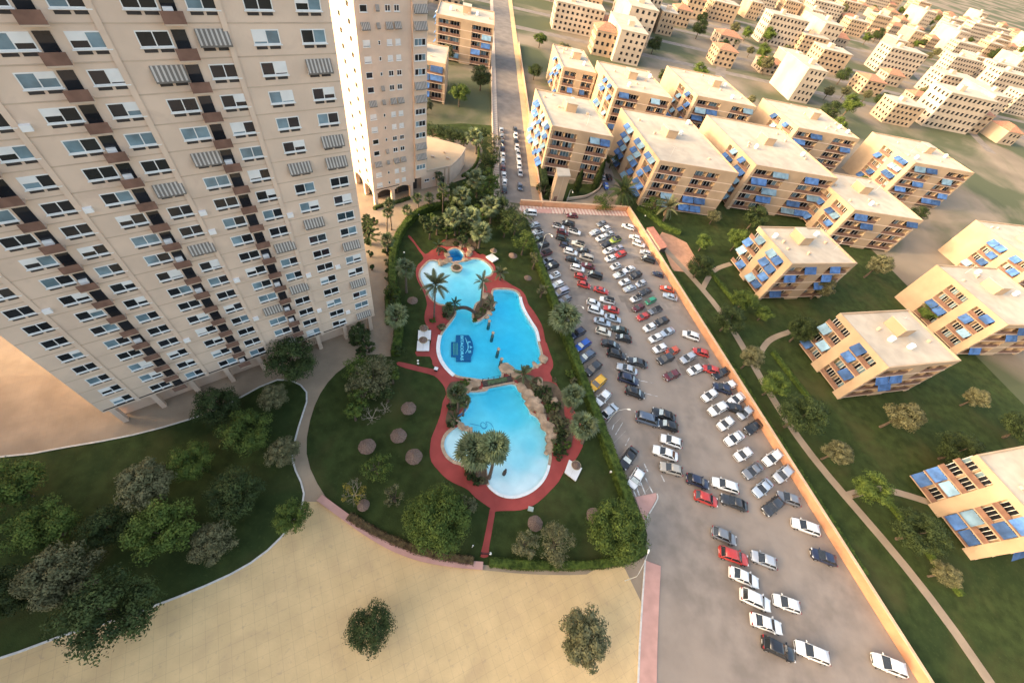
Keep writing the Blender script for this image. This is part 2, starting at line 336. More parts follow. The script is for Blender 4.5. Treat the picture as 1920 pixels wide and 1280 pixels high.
# striped pavement between wall and car park
pa = G(985,399); pb = cornerT
o = sheet('pink_striped_pavement', [pa, pb+uy*.0, pb+uy*2.4, G(975,386), G(973,394)], [], 0.13, M_pinkstripe, .14); tag(o, kind='structure')
o = sheet('pink_pavement_patch', [G(1000,400)+uy*.1, G(1034,400.8)+uy*.1, G(1036,393), G(1003,392)], [], 0.137, M_pink, .01); tag(o, kind='structure')
o = plat('paved_forecourt', [(968,370),(1000,374),(1185,398),(1190,370),(1140,330),(1140,300),(1100,345),(1020,345),(1003,330),(990,345)], -0.012, M_pave)
# kerb island with hatching at the exit
isl = tp('L', [(835,585),(1085,538),(1092,600),(1040,700),(985,790),(940,880)])
io = sheet('pink_kerb_island', ground_pts(isl), [], .12, M_pink, .12); tag(io, kind='structure')
M_paint = mat('worn_white_paint', (.62,.60,.56), .8, .25, 2.5); overlay_noise(M_paint, (.17,.15,.135), .9, .42, .60, .9)
M_kerb = mat('kerb_stone', (.55,.52,.47), .8, .12, 2)
ko = ribbon('island_kerb', smooth(ground_pts(tp('L', [(1090,545),(1100,600),(1045,705),(990,795),(945,888)])), 3, False), 0, .18, -.01, .135, M_kerb); tag(ko, kind='structure')
def line_mark(name, a, b, w=.12, z=.012, m=None):
    d = (b-a).normalized(); n = Vector((-d.y, d.x, 0))*w/2
    mb = MB(); mb.add([(p.x, p.y, z) for p in (a-n, b-n, b+n, a+n)], [(0,1,2,3)])
    o = mb.build(name, m or M_paint); tag(o, kind='structure'); return o
for a, b in [((935,300),(1050,540)), ((900,400),(960,550)), ((855,470),(890,570)), ((820,510),(850,580)), ((940,170),(990,280)), ((1150,320),(1190,400))]:
    line_mark('bay_line', T('L',*a), T('L',*b), .22)
for a, b in [((600,1120),(690,970)), ((720,1250),(770,1150)), ((590,980),(560,1060))]: line_mark('bay_line', T('I',*a), T('I',*b), .12)
for a, b in [((950,620),(1110,660)), ((830,300),(1000,330)), ((900,470),(1060,500)), ((590,330),(610,350)), ((800,830),(1030,900))]: line_mark('bay_line', T('I',*a), T('I',*b), .12)
M_faint = mat('faint_white_paint', (.34,.30,.26), .85, .2, 2.5)
for k in range(24):      # faint bay lines between the hedge cars
    p = cpA-uy*(2.0+k*2.75); line_mark('bay_line', p+Vector((.5,.2,0)), p+Vector((math.cos(R_(52)), math.sin(R_(52)),0))*4.4, .08, .012, M_faint)
# repairs and tyre-worn patches on the asphalt
M_patch = mat('asphalt_repair', (.195,.16,.13), .9, .15, .8, bump=.4, bscale=14); M_patch2 = mat('asphalt_bleached', (.275,.225,.18), .9, .15, .8, bump=.4, bscale=14)
rq = random.Random(21)
for k in range(12):
    p = cornerT-uy*rq.uniform(5, 70)-ux*rq.uniform(2, 26); d1 = ux*rq.uniform(.8, 4.5); d2 = uy*rq.uniform(.5, 2.2)
    q = [p+d1*rq.uniform(.8,1)-d2, p+d1+d2*rq.uniform(.8,1.1), p-d1*rq.uniform(.8,1)+d2, p-d1-d2*rq.uniform(.8,1.1)]
    o = sheet('asphalt_patch', q, [], .006+.0006*k/4, M_patch if k % 3 else M_patch2); tag(o, kind='structure')
for k in range(46):      # worn bay lines of the double rows
    for off, an in ((15.5, 42), (33.0 if k < 0 else 15.5, 222)):
        if k > 19 or an == 222: continue
        p = cpA-uy*(k*2.9+2)+ux*(off+4); dd = Vector((math.cos(R_(an)), math.sin(R_(an)), 0)); pass
# ---- basins: floor by soundings (pixel, depth), walls, water
SOUND = [(800,512,.06),(793,505,.03),(808,500,.08),(815,525,.16),(815,545,.3),(860,530,.75),(905,497,.5),(850,560,1.0),(880,510,.7),(870,600,1.4),(835,640,1.3),(900,640,1.8),(960,570,1.9),(960,640,2.0),(1000,640,1.7),(900,690,1.5),(980,690,1.6),(985,580,1.7),
         (930,740,1.6),(960,770,1.35),(900,790,1.1),(1000,830,.8),(975,860,.5),(950,890,.24),(945,915,.08),(900,910,.08),(1000,905,.10),(1022,870,.22),(1020,840,.5),(980,925,.05),(860,835,.22),(840,835,.18),(885,855,.22),(850,855,.18),(855,815,.2),(880,760,1.2),(872,496,.5),(845,498,.3),(888,492,.45),(858,505,.4),(900,512,.5),(912,492,.35)]
snd = [(G(a, b), d) for a, b, d in SOUND]
def depth(x, y):
    s = w = 0.0
    for p, d in snd:
        k = 1.0/(((p.x-x)**2+(p.y-y)**2)+.4)**1.6; s += k*d; w += k
    return s/w
M_plaster = mat('white_pool_plaster', (.80,.82,.80), .6, .05, .6); overlay_noise(M_plaster, (.70,.74,.74), .3, .5, .7, .5)
def basin(nm, out, label, level=None):
    """floor grid, side walls and the water body of one basin"""
    x0, x1 = min(p.x for p in out)-.6, max(p.x for p in out)+.6; y0, y1 = min(p.y for p in out)-.6, max(p.y for p in out)+.6
    st = .5; nx, ny = int((x1-x0)/st)+2, int((y1-y0)/st)+2
    pts = [(x0+i*st, y0+j*st) for j in range(ny) for i in range(nx)]
    near = lambda x, y: inside(Vector((x, y, 0)), out) or min((p.x-x)**2+(p.y-y)**2 for p in out) < .9
    keep = [near(*p) for p in pts]
    idx = {}; v = []; f = []
    for j in range(ny-1):
        for i in range(nx-1):
            q = [j*nx+i, j*nx+i+1, (j+1)*nx+i+1, (j+1)*nx+i]
            if all(keep[k] for k in q):
                for k in q:
                    if k not in idx: idx[k] = len(v); v.append((*pts[k], -.10-(level or depth(*pts[k]))))
                f.append(tuple(idx[k] for k in q))
    mb = MB(); mb.add(v, f); fl = mb.build(nm+'_floor', M_plaster, flat=False); tag(fl, kind='structure')
    n = len(out); mb = MB(); mb.add([(p.x, p.y, .05) for p in out]+[(p.x, p.y, -2.8) for p in out], [(i, (i+1) % n, n+(i+1) % n, n+i) for i in range(n)])
    wl = mb.build('basin_wall', M_plaster, fl)
    return fl
def water_mat(name, ab, dens):
    m = bpy.data.materials.new(name); m.use_nodes = True; nt = m.node_tree; nt.nodes.clear()
    out = nt.nodes.new('ShaderNodeOutputMaterial'); mx = nt.nodes.new('ShaderNodeMixShader'); tr = nt.nodes.new('ShaderNodeBsdfTransparent'); gl = nt.nodes.new('ShaderNodeBsdfGlossy')
    gl.inputs['Roughness'].default_value = .06; fr = nt.nodes.new('ShaderNodeFresnel'); fr.inputs[0].default_value = 1.33
    nz = nt.nodes.new('ShaderNodeTexNoise'); nz.inputs['Scale'].default_value = 1.3; nz.inputs['Detail'].default_value = 3; bp = nt.nodes.new('ShaderNodeBump'); bp.inputs['Strength'].default_value = .25; bp.inputs['Distance'].default_value = .05
    g = nt.nodes.new('ShaderNodeNewGeometry'); nt.links.new(g.outputs['Position'], nz.inputs['Vector']); nt.links.new(nz.outputs['Fac'], bp.inputs['Height']); nt.links.new(bp.outputs[0], gl.inputs['Normal']); nt.links.new(bp.outputs[0], fr.inputs['Normal'])
    ml = nt.nodes.new('ShaderNodeMath'); ml.operation = 'MULTIPLY'; iv = nt.nodes.new('ShaderNodeMath'); iv.operation = 'SUBTRACT'; iv.inputs[0].default_value = 1.0
    nt.links.new(g.outputs['Backfacing'], iv.inputs[1]); nt.links.new(fr.outputs[0], ml.inputs[0]); nt.links.new(iv.outputs[0], ml.inputs[1]); nt.links.new(ml.outputs[0], mx.inputs[0]); nt.links.new(tr.outputs[0], mx.inputs[1]); nt.links.new(gl.outputs[0], mx.inputs[2]); nt.links.new(mx.outputs[0], out.inputs['Surface'])
    va = nt.nodes.new('ShaderNodeVolumeAbsorption'); va.inputs['Color'].default_value = (*ab, 1); va.inputs['Density'].default_value = dens
    nt.links.new(va.outputs[0], out.inputs['Volume']); return m
M_water = water_mat('pool_water', (.0,.875,.983), .62)
M_waterdeep = water_mat('whirlpool_water', (.0,.70,.93), .60)
def water(nm, out, m, z=-.06):
    n = len(out); vv, f = fill([out]); assert len(vv) == n
    area = sum(out[i].x*out[(i+1) % n].y-out[(i+1) % n].x*out[i].y for i in range(n))
    mb = MB(); side = [(i, (i+1) % n, n+(i+1) % n, n+i) for i in range(n)]
    if area > 0: side = [q[::-1] for q in side]
    mb.add([(p.x, p.y, z) for p in out]+[(p.x, p.y, -3.2) for p in out], f+[tuple(n+i for i in reversed(t)) for t in f]+side)
    o = mb.build(nm, m); tag(o, kind='structure'); return o
def shrink(out, d=.012):
    n = len(out); a2 = sum(out[i].x*out[(i+1) % n].y-out[(i+1) % n].x*out[i].y for i in range(n)); s = 1 if a2 > 0 else -1
    r = []
    for i in range(n):
        t = out[(i+1) % n]-out[i-1]; t.z = 0; t.normalize(); r.append(out[i]+Vector((-t.y, t.x, 0))*(d*s))
    return r
basin('main_pool', pool, ''); basin('lower_pool', low, ''); basin('paddling_pool', kid, ''); basin('whirlpool', whirl, '', 2.2)
water('main_pool_water', shrink(pool), M_water); water('lower_pool_water', shrink(low), M_water); water('paddling_pool_water', shrink(kid), M_water); water('whirlpool_water', shrink(whirl), M_waterdeep)
# ---- coping rims: one stone after another along the water's edge
def orient(out):
    n = len(out); a2 = sum(out[i].x*out[(i+1) % n].y-out[(i+1) % n].x*out[i].y for i in range(n)); return list(out) if a2 < 0 else list(reversed(out))
def seg_between(out, pa, pb):
    o = orient(out); A, B = G(*pa), G(*pb)
    i = min(range(len(o)), key=lambda k: (o[k]-A).length); j = min(range(len(o)), key=lambda k: (o[k]-B).length)
    return o[i:j+1] if i <= j else o[i:]+o[:j+1]
def coping(name, line, width, m, parent, z=.115, step=.9, gap=.02):
    L = arc_resample(line, step/3)
    for i in range(0, len(L)-3, 3):
        sg = [L[i].lerp(L[i+1], gap), L[i+1], L[i+2], L[i+3].lerp(L[i+2], gap)]
        ribbon('coping_stone', sg, -.03, width, -.05, z+random.uniform(-.012,.012), m, parent)
rim = dk
for out, w in ((pool, .42), (low, .48), (kid, .55), (whirl, .4)):
    o = orient(out); coping('c', o+[o[0]], w, M_stone, rim)
for a, b, w, out in [((1012,640),(975,556),.5,pool),((846,712),(824,615),.62,pool)]:
    l = seg_between(out, b, a) if False else seg_between(out, a, b)
    if len(l) > len(out)*.6: l = seg_between(out, b, a)
    coping('w', l, w+.12, M_white, rim, z=.155, step=1.5, gap=.004)
l = seg_between(low, (1026,872), (914,908))
if len(l) > len(low)*.6: l = seg_between(low, (914,908), (1026,872))
coping('w', l, .45, M_white, rim, z=.155, step=1.5, gap=.004)
# planted islands and beds beside the pools (soil)
def bed(name, pix, z=.075, m=None):
    o = sheet(name, smooth(ground_pts(pix), 3), [], z, m or M_soil, .06); tag(o, kind='structure'); return o
bed('island_bed', tp('E', [(290,760),(330,700),(395,720),(425,800),(400,880),(330,950),(280,990),(225,1015),(195,1000),(185,940),(205,870),(240,820)]), .16)
bed('palm_bed', tp('D', [(1075,870),(1130,860),(1220,910),(1230,955),(1170,1030),(1110,990)]), .16)
bed('slope_bed', tp('h', [(680,430),(800,400),(900,420),(960,470),(1100,490),(1200,560),(1260,700)])+[(1058,778),(1072,806),(1072,830),(1055,848)]+tp('h', [(1170,1280),(1190,1150),(1120,960),(1040,880),(1000,720),(860,620),(740,520)]), .16)
bed('west_bed', tp('h', [(-20,480),(90,470),(180,480),(250,520),(220,590),(80,600),(70,700),(40,800),(-20,860)])+tp('g', [(1230,1010),(1160,1020),(1120,960),(1150,820),(1170,700),(1130,600),(1180,500)]), .16)
bed('palm_pit', tp('K', [(130,60),(200,180),(320,190),(335,330),(355,420),(290,440),(200,430),(130,330),(110,180)]), .16)
bed('top_bed', [(825,458),(840,450),(870,446),(890,452),(893,466),(880,470),(868,462),(838,463)], .12)
# ================================================================ buildings
def frame2(ux_deg, uy_deg):
    a = Vector((math.cos(R_(ux_deg)), math.sin(R_(ux_deg)), 0)); b = Vector((math.cos(R_(uy_deg)), math.sin(R_(uy_deg)), 0))
    return lambda x, y, z: tuple(a*x+b*y+Vector((0,0,z)))
def part(name, m, parent, *boxes, fn=None):
    mb = MB()
    for b in boxes: mb.box(*b, fn=fn)
    return mb.build(name, m, parent)
def window(root, fn, s, z, w, h, panes=2, y=0.0, glass=None, vents=False, awning=None, frame=None, sill=True):
    """window standing .04 proud of a face at depth y: frame, panes, sill, vents and an optional awning"""
    mb = MB(); t = .09
    mb.box(s, s+w, y-.05, y+.06, z, z+t, fn); mb.box(s, s+w, y-.05, y+.06, z+h-t, z+h, fn)
    for k in range(panes+1):
        c = s+t/2+(w-t)*k/panes; mb.box(c-t/2, c+t/2, y-.048, y+.06, z+t, z+h-t, fn)
    o = mb.build('window', frame or M_frame, root)
    for k in range(panes):
        a = s+t+(w-t)*k/panes; b = s+(w-t)*(k+1)/panes
        part('pane', random.choice(glass or [M_glass]), o, (a, b, y-.012, y+.03, z+t, z+h-t), fn=fn)
    if sill: part('sill', M_frame, o, (s-.1, s+w+.1, y-.16, y-.052, z-.09, z-.005), fn=fn)
    if vents:
        for k in range(panes):
            a = s+w*k/panes+.12; part('vent', M_dark, o, (a, a+w/panes-.24, y-.03, y+.03, z-.42, z-.17), fn=fn)
    if awning: awn(o, fn, s-.1, s+w+.1, z+h+.08, y, awning, drop=h*.95, out=.75)
    return o
def awn(parent, fn, s0, s1, ztop, y, m, drop=1.1, out=1.1):
    mb = MB(); t = .04
    v = [(s0,y-.06,ztop),(s1,y-.06,ztop),(s1,y-out,ztop-drop),(s0,y-out,ztop-drop)]
    w = [(a, b, c-t) for a, b, c in v]; fv = [(s0,y-out,ztop-drop-.18),(s1,y-out,ztop-drop-.18)]
    mb.add([fn(*p) for p in v+w+fv], [(0,3,2,1),(4,5,6,7),(0,1,5,4),(1,2,6,5),(3,0,4,7),(3,2,9,8)])
    o = mb.build('awning', m, parent)
    return o
M_awn_slat = mat('slatted_shade_grey', (.46,.42,.37), .8, .08, 1)
def slat_awn(parent, fn, s0, s1, ztop, y, drop, out):
    o = awn(parent, fn, s0, s1, ztop, y, M_awn_grey, drop, out)
    n = max(4, int((s1-s0)/.34)); mb = MB()
    for k in range(n):
        a = s0+(s1-s0)*(k+.25)/n; b = a+(s1-s0)/n*.42
        v = [(a,y-.06,ztop+.012),(b,y-.06,ztop+.012),(b,y-out-.01,ztop-drop+.012),(a,y-out-.01,ztop-drop+.012)]
        mb.add([fn(*p) for p in v]+[fn(p[0],p[1],p[2]-.03) for p in v], [(0,3,2,1),(4,5,6,7),(0,1,5,4),(1,2,6,5),(2,3,7,6),(3,0,4,7)])
    mb.build('stripe', M_awn_slat, o)
# ---- slab tower on the left: long face towards the pool
def near_tower():
    L, Dp, fh, base, nf = 42.0, 24.0, 2.78, 4.0, 21
    c = Vector((-27.5, 47.9, 0)); ax = Vector((math.cos(R_(48)), math.sin(R_(48)), 0)); org = c-ax*L
    r = thing('apartment_tower', org, 'tall pale pink apartment tower at the left edge, nearest, with rows of white-framed windows', 'building')
    fn = frame2(48, 138); Ht = base+nf*fh
    part('wall', M_pinkwall, r, (0, L, 0, Dp, base, Ht), fn=fn)
    part('ground_floor_wall', M_pinkwall, r, (1, L-3.2, 1.6, Dp-.5, -.05, base-.003), fn=fn)
    part('roof_parapet', M_pinkwall, r, (-.15, L+.15, -.15, Dp+.15, Ht+.003, Ht+.9), fn=fn)
    for k in range(9):
        s = L-.7-k*5.0
        if s > 0: part('pillar', M_pinkwall, r, (s-.7, s, .05, .9, -.05, base-.004), fn=fn)
    part('string_course', M_dark, r, (0.2, L-6, -.05, -.002, base+.35, base+.55), fn=fn)
    for f in range(1, nf): part('floor_joint', M_cream, r, (.05, L-.05, -.03, -.002, base+f*fh-.06, base+f*fh+.06), fn=fn)
    for k in (2, 4, 6, 8):
        s = L-.9-k*4.6; part('pilaster', M_pinkwall, r, (s-.25, s+.25, -.14, -.031, base, Ht), fn=fn)
    # loggias with brown rails between the window columns, away from the corner
    for k in (3, 5, 7):
        s = L-3.4-k*4.6+2.9
        for f in range(nf):
            z = base+f*fh
            lg = part('balcony_slab', M_cream, r, (s-.5, s+1.2, -1.1, -.033, z+.08, z+.22), fn=fn)
            part('balcony_rail', M_brick, lg, (s-.5, s+1.2, -1.1, -1.02, z+.223, z+1.15), fn=fn)
            part('balcony_door', M_glass, lg, (s-.2, s+.9, -.06, -.0325, z+.225, z+2.3), fn=fn)
    cols = [L-3.4-k*4.6 for k in range(9)]
    for ci, s in enumerate(cols):
        for f in range(nf):
            if f == 0 and ci == 0: pass
            z = base+f*fh+1.0; q = random.random()
            w = window(r, fn, s, z, 2.5, 1.25, 2, 0.0, [M_glass, M_glass, M_glassblue], vents=True)
            if q < .22: part('shutter', M_frame, w, (s+.09, s+1.22, -.06, -.015, z+random.choice([.25,.6]), z+1.16), fn=fn)
            elif q < .40: part('shutter', M_frame, w, (s+1.28, s+2.41, -.06, -.015, z+random.choice([.2,.5,.75]), z+1.16), fn=fn)
            if ci > 0 and q > .80: part('cooling_unit', M_canvas, r, (s+2.75, s+3.5, -.38, -.003, z-.35, z+.2), fn=fn)
            if ci < 5 and f % 4 in (0, 3) and (f+ci) % 3 == 0 or (ci == 0 and f in (6, 11)): slat_awn(w, fn, s-.1, s+2.6, z+1.35, 0, 1.15, .55)
    return r
near_tower()
# unseen tower added off to the left to shadow the garden and car park
def shadow_tower():
    r = thing('apartment_tower', Vector((-103, -60, 0)), 'pale pink unseen tower added at the left to shadow the car park', 'building'); fn = frame2(0, 90); Ht = 63.0
    part('wall', M_pinkwall, r, (0, 30, 0, 69, -.05, Ht), fn=fn); part('roof_parapet', M_pinkwall, r, (-.15, 30.15, -.15, 69.15, Ht+.003, Ht+.9), fn=fn)
    fs = lambda s, t, z: fn(30-t, s, z)
    for k in range(8):
        for f in range(18): window(r, fs, 4+k*8, 4+f*3.2, 2.4, 1.3, 2, 0, [M_glass, M_glassblue], sill=False)
shadow_tower()
# ---- tower behind, at the corner of the garden
def far_tower():
    W, Dp, fh, base, nf = 15.2, 17.0, 2.78, 4.3, 20
    r = thing('apartment_tower', Vector((-44.6, 86.0, 0)), 'tall pink apartment tower behind the palms with an arcade at its foot', 'building')
    fn = frame2(51, 140); Ht = base+nf*fh
    part('wall', M_pinkwall, r, (0, W-3.4, 0, Dp, base, Ht), fn=fn)
    part('corner_bay', M_pinkwall, r, (W-3.397, W, -.45, Dp-2, base+1.2, Ht-.01), fn=fn)
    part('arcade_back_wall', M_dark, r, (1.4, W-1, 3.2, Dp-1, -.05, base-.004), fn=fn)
    part('roof_parapet', M_pinkwall, r, (-.15, W+.15, -.6, Dp+.15, Ht+.003, Ht+.9), fn=fn)
    # arcade: pillars and arched spandrels on the front and on the left side
    for s in (0.02, 4.9, 10.4): part('pillar', M_pinkwall, r, (s, s+.9, .03, .9, -.05, base-.005), fn=fn)
    for t in (5.6, 11.2): part('pillar', M_pinkwall, r, (.025, .9, t, t+.9, -.05, base-.006), fn=fn)
    def arch(s0, s1, face):
        mb = MB(); n = 9
        for k in range(n):
            a, b = s0+(s1-s0)*k/n, s0+(s1-s0)*(k+1)/n; m_ = (k+.5)/n*2-1; zb = base-1.15+1.0*math.sqrt(max(0, 1-m_*m_))
            if face: mb.box(a, b, .06, .5, min(zb, base-.12), base-.008, fn)
            else: mb.box(.06, .5, a, b, min(zb, base-.12), base-.008, fn)
        mb.build('arch', M_pinkwall, r)
    arch(.93, 4.88, True); arch(5.82, 10.38, True); arch(.92, 5.58, False); arch(6.52, 11.18, False)
    part('string_course', M_dark, r, (0.6, 7.2, -.05, -.002, base+.25, base+.42), fn=fn)
    part('side_string_course', M_dark, r, (-.05, -.002, .6, 5.2, base+.25, base+.42), fn=fn)
    for f in range(nf):
        z = base+f*fh+.95
        q = f % 5
        a = window(r, fn, 1.0, z, 1.5, 1.15, 1, 0, [M_glass], frame=M_frame, vents=False)
        if q in (0, 1): part('shutter', M_frame, a, (1.1, 2.4, -.06, -.02, z+.2, z+1.1), fn=fn)
        elif q in (2,): slat_awn(a, fn, .9, 2.7, z+1.25, 0, 1.0, .6)
        b = window(r, fn, 4.2, z+.25, .5, .75, 1, 0, [M_glass], sill=False)
        if q in (2, 3): slat_awn(b, fn, 4.1, 4.85, z+1.15, 0, .8, .4)
        for s in (6.1, 8.0):
            c = window(r, fn, s, z+.1, 1.15, 1.05, 1 if q in (0, 1) else 2, 0, [M_glass])
            if q in (0, 1): part('shutter', M_frame, c, (s+.08, s+1.07, -.06, -.02, z+.25, z+1.08), fn=fn)
            elif q == 2: slat_awn(c, fn, s-.1, s+1.35, z+1.25, 0, .95, .6)
        if f > 0:
            d = window(r, fn, W-3.1, z-.1, 2.7, 1.3, 3, -.45, [M_glass, M_glassblue])
            if q in (2, 3): slat_awn(d, fn, W-3.2, W-.2, z+1.35, -.45, 1.25, .7)
        # small openings on the side face
        fs = lambda s, t, zz: fn(t, s, zz)
        mb = MB(); mb.box(2.6, 3.5, -.04, .05, z+.1, z+.9, fs); o = mb.build('side_window', M_glass, r)
        mb = MB(); mb.box(7.2, 8.1, -.04, .05, z+.1, z+.9, fs); o = mb.build('side_window', M_glass, r)
    return r
far_tower()
# ---- low pavilion with a flat roof beside that tower
def pavilion():
    pix = tp('A', [(795,75),(1000,122),(1280,195),(1368,238),(1312,330),(1268,380),(1190,450),(820,525)])
    hh = 5.6
    roof = [G(p[0], p[1], hh) for p in pix]; c = Vector((sum(p.x for p in roof)/8, sum(p.y for p in roof)/8, 0))
    r = thing('pavilion', c, 'low pavilion with a broad sandy flat roof beside the far tower', 'building')
    loc = [p-c for p in roof]
    def ring(k, z): return [Vector((p.x*k, p.y*k, z)) for p in loc]
    def prism(name, k, z0, z1, m):
        a, b = ring(k, z0), ring(k, z1); n = len(a); mb = MB(); mb.add(a+b, [tuple(range(n)), tuple(range(2*n-1, n-1, -1))]+[(i, n+i, n+(i+1) % n, (i+1) % n) for i in range(n)]); return mb.build(name, m, r)
    prism('wall', .965, -.05, hh-.35, M_pinkwall); prism('roof', .985, hh-.347, hh-.05, M_roofwarm)
    a, b = ring(1, hh), ring(.965, hh); a2, b2 = ring(1, hh-.6), ring(.965, hh-.04); n = len(a)
    mb = MB(); mb.add(a+b+a2+b2, [q for i in range(n) for j in [(i+1) % n] for q in ((i, j, n+j, n+i), (2*n+i, 2*n+j, j, i), (n+i, n+j, 3*n+j, 3*n+i))]); mb.build('roof_edge', M_cream, r)
    for (x, y, w) in [(970,350,.5),(1150,370,.45),(830,360,.6),(1110,300,.3)]:
        p = T('A', x, y, hh)-c; part('roof_vent', M_cream, r, (p.x-w, p.x+w, p.y-w*.6, p.y+w*.6, hh-.05, hh+.45))
    # windows and a door on the side towards the garden
    A_, B_ = ring(.965, 0)[7], ring(.965, 0)[6]; d = (B_-A_); Lw = d.length; d.normalize(); nrm = Vector((-d.y, d.x, 0))
    fl = lambda s, t, z: tuple(A_+d*s+nrm*t+Vector((0,0,z)))
    w = window(r, fl, Lw*.10, 2.1, 1.5, .8, 2, 0, [M_glass]); window(r, fl, Lw*.36, 2.4, .8, .5, 1, 0, [M_glass])
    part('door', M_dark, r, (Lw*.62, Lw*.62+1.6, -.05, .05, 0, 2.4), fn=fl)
    for s in (.5, .78, .92): part('pilaster', M_cream, r, (Lw*s, Lw*s+.4, -.25, -.002, 0, hh-.65), fn=fl)
    # tiled terrace with a low railing on the street side
    return r
pavilion()
# ---- balconied blocks
def block(org, ax, ay, W, Dp, nf, label, front=None, side=None, fh=2.85, awn_front=.3, awn_side=.7, wallm=None, seedv=1, z0=0.9, awset=None):
    rnd = random.Random(seedv)
    r = thing('apartment_block', org, label, 'building')
    fn = frame2(ax, ay); rec = 1.5; Ht = z0+nf*fh; wm = wallm or M_ochre
    front = front or [(1.0, W*.42), (W*.62, W-.8)]; side = side if side is not None else [(1.6, 7.0), (9.4, 14.8)]
    fs = lambda s, t, z: fn(t, s, z)
    part('core_wall', wm, r, (rec, W, rec, Dp, -.05, Ht-.01), fn=fn)
    part('roof', M_roof, r, (.3, W-.3, .3, Dp-.3, Ht+.35, Ht+.50), fn=fn)
    for nm, b in (('front_parapet', (0, W, 0, .3, Ht, Ht+.85)), ('side_parapet', (0, .3, .303, Dp, Ht, Ht+.85)), ('rear_parapet', (.303, W, Dp-.3, Dp, Ht, Ht+.848)), ('far_parapet', (W-.3, W, .303, Dp-.303, Ht, Ht+.847))):
        part(nm, wm, r, b, fn=fn)
    part('roof_slab', wm, r, (.01, W-.01, .01, Dp-.01, Ht-.45, Ht-.004), fn=fn)
    for _ in range(5):
        vx, vy = rnd.uniform(2, W-2), rnd.uniform(4, Dp-2); h_ = rnd.uniform(.4, .9); part('roof_vent', M_cream, r, (vx-.35, vx+.35, vy-.3, vy+.3, Ht+.503, Ht+.5+h_), fn=fn)
    vx = rnd.uniform(W*.35, W*.55); part('stair_head', wm, r, (vx, vx+3.4, Dp*.5, Dp*.5+4.2, Ht+.502, Ht+2.9), fn=fn); part('stair_head_roof', M_roof, r, (vx-.15, vx+3.55, Dp*.5-.15, Dp*.5+4.35, Ht+2.903, Ht+3.05), fn=fn)
    for _ in range(2):
        vx, vy = rnd.uniform(2, W-2), rnd.uniform(4, Dp-2); mb = MB(); c_ = fn(vx, vy, 0); mb.lathe([(.55,Ht+.55),(.6,Ht+.7),(.6,Ht+1.7),(.2,Ht+1.95)], 12, (c_[0], c_[1], 0)); mb.build('water_tank', M_canvas, r)
    vx, vy = rnd.uniform(2, W-2), rnd.uniform(4, Dp-2); c_ = Vector(fn(vx, vy, 0)); mb = MB(); mb.tube([c_+Vector((0,0,Ht+.5)), c_+Vector((0,0,Ht+3.6))], .04, 5); mb.tube([c_+Vector((-.7,0,Ht+3.3)), c_+Vector((.7,0,Ht+3.3))], .025, 4); mb.build('aerial', M_metal, r)
    def face(f, Lf, bays, awp, nm):
        edges = [0.0 if nm == 'front' else 0.62]
        for a, b in bays: edges += [a, b]
        edges.append(Lf)
        for i in range(0, len(edges), 2):
            if edges[i+1]-edges[i] > .05: part(nm+'_wall', wm, r, (edges[i], edges[i+1], .02 if nm == 'front' else .021, rec-.003, -.05, Ht-.455), fn=f)
        for k in range(nf):
            z = z0+k*fh
            for a, b in bays:
                part('balcony_slab', wm, r, (a+.002, b-.002, 0.0, rec-.004, z-.2, z), fn=f)
                half = (a+b)/2 if b-a > 4.5 else None
                part('balcony_rail', M_brick, r, (a+.003, b-.003, .04, .14, z+.003, z+1.0), fn=f)
                if half: part('balcony_divider', wm, r, (half-.09, half+.09, .15, rec-.005, z+.004, z+fh-.205), fn=f)
                # glazed doors at the back of the balcony
                nd = 2 if b-a > 4 else 1
                for d in range(nd):
                    s = a+(b-a)*(d+.10)/nd; w = window(r, f, s, z+.02, (b-a)/nd*.8, 2.15, 3, rec, [M_glass, M_glass, M_glassblue], sill=False)
                for d in range(nd):
                    s0 = a+(b-a)*d/nd+.12; s1 = a+(b-a)*(d+1)/nd-.12
                    if (awset(nm, k, bays.index((a, b)), d) if awset else rnd.random() < awp): awn(r, f, s0, s1, z+fh-.28, .06, rnd.choice([M_awn_blue, M_awn_blue, M_awn_pale]), drop=rnd.uniform(1.15, 1.5), out=rnd.uniform(1.1, 1.45))
    for k in range(nf):
        part('floor_band', M_pinkwall, r, (.0, W, -.035, .0195, z0+k*fh-.2, z0+k*fh+.02), fn=fn)
    face(fn, W, front, awn_front, 'front'); face(fs, Dp, side, awn_side, 'side')
    return r
blkA = block(Vector((-5.9, 124.6, 0)), 12, 111.5, 19.2, 26, 5, 'five-storey ochre apartment block behind the pale stair block, beside the street', front=[(.7, 8.2), (12.0, 18.5)], side=[(1.4, 6.4), (8.6, 13.6), (16, 21)], seedv=3, z0=.7, awset=lambda nm, k, b, d: (nm == 'side' and ((k*3+b*2+d) % 4 < 3)) or (nm == 'front' and b == 1 and k == 4))
for (s, z) in [(0, 0)]: pass
fA = frame2(12, 111.5)
blkB = block(Vector((27.4, 123.0, 0)), 14, 112.8, 26, 34, 5, 'ochre apartment block with blue awnings at the upper right corner', front=[(1.0, 9.0), (12.5, 20.5)], side=[(1.6, 7.6), (10.2, 16.2), (20, 26)], seedv=11, z0=.2, awset=lambda nm, k, b, d: (nm == 'side' and (k*5+b*3+d*2) % 7 != 3) or (nm == 'front' and k in (0, 1) and (b+d) % 3 != 0))
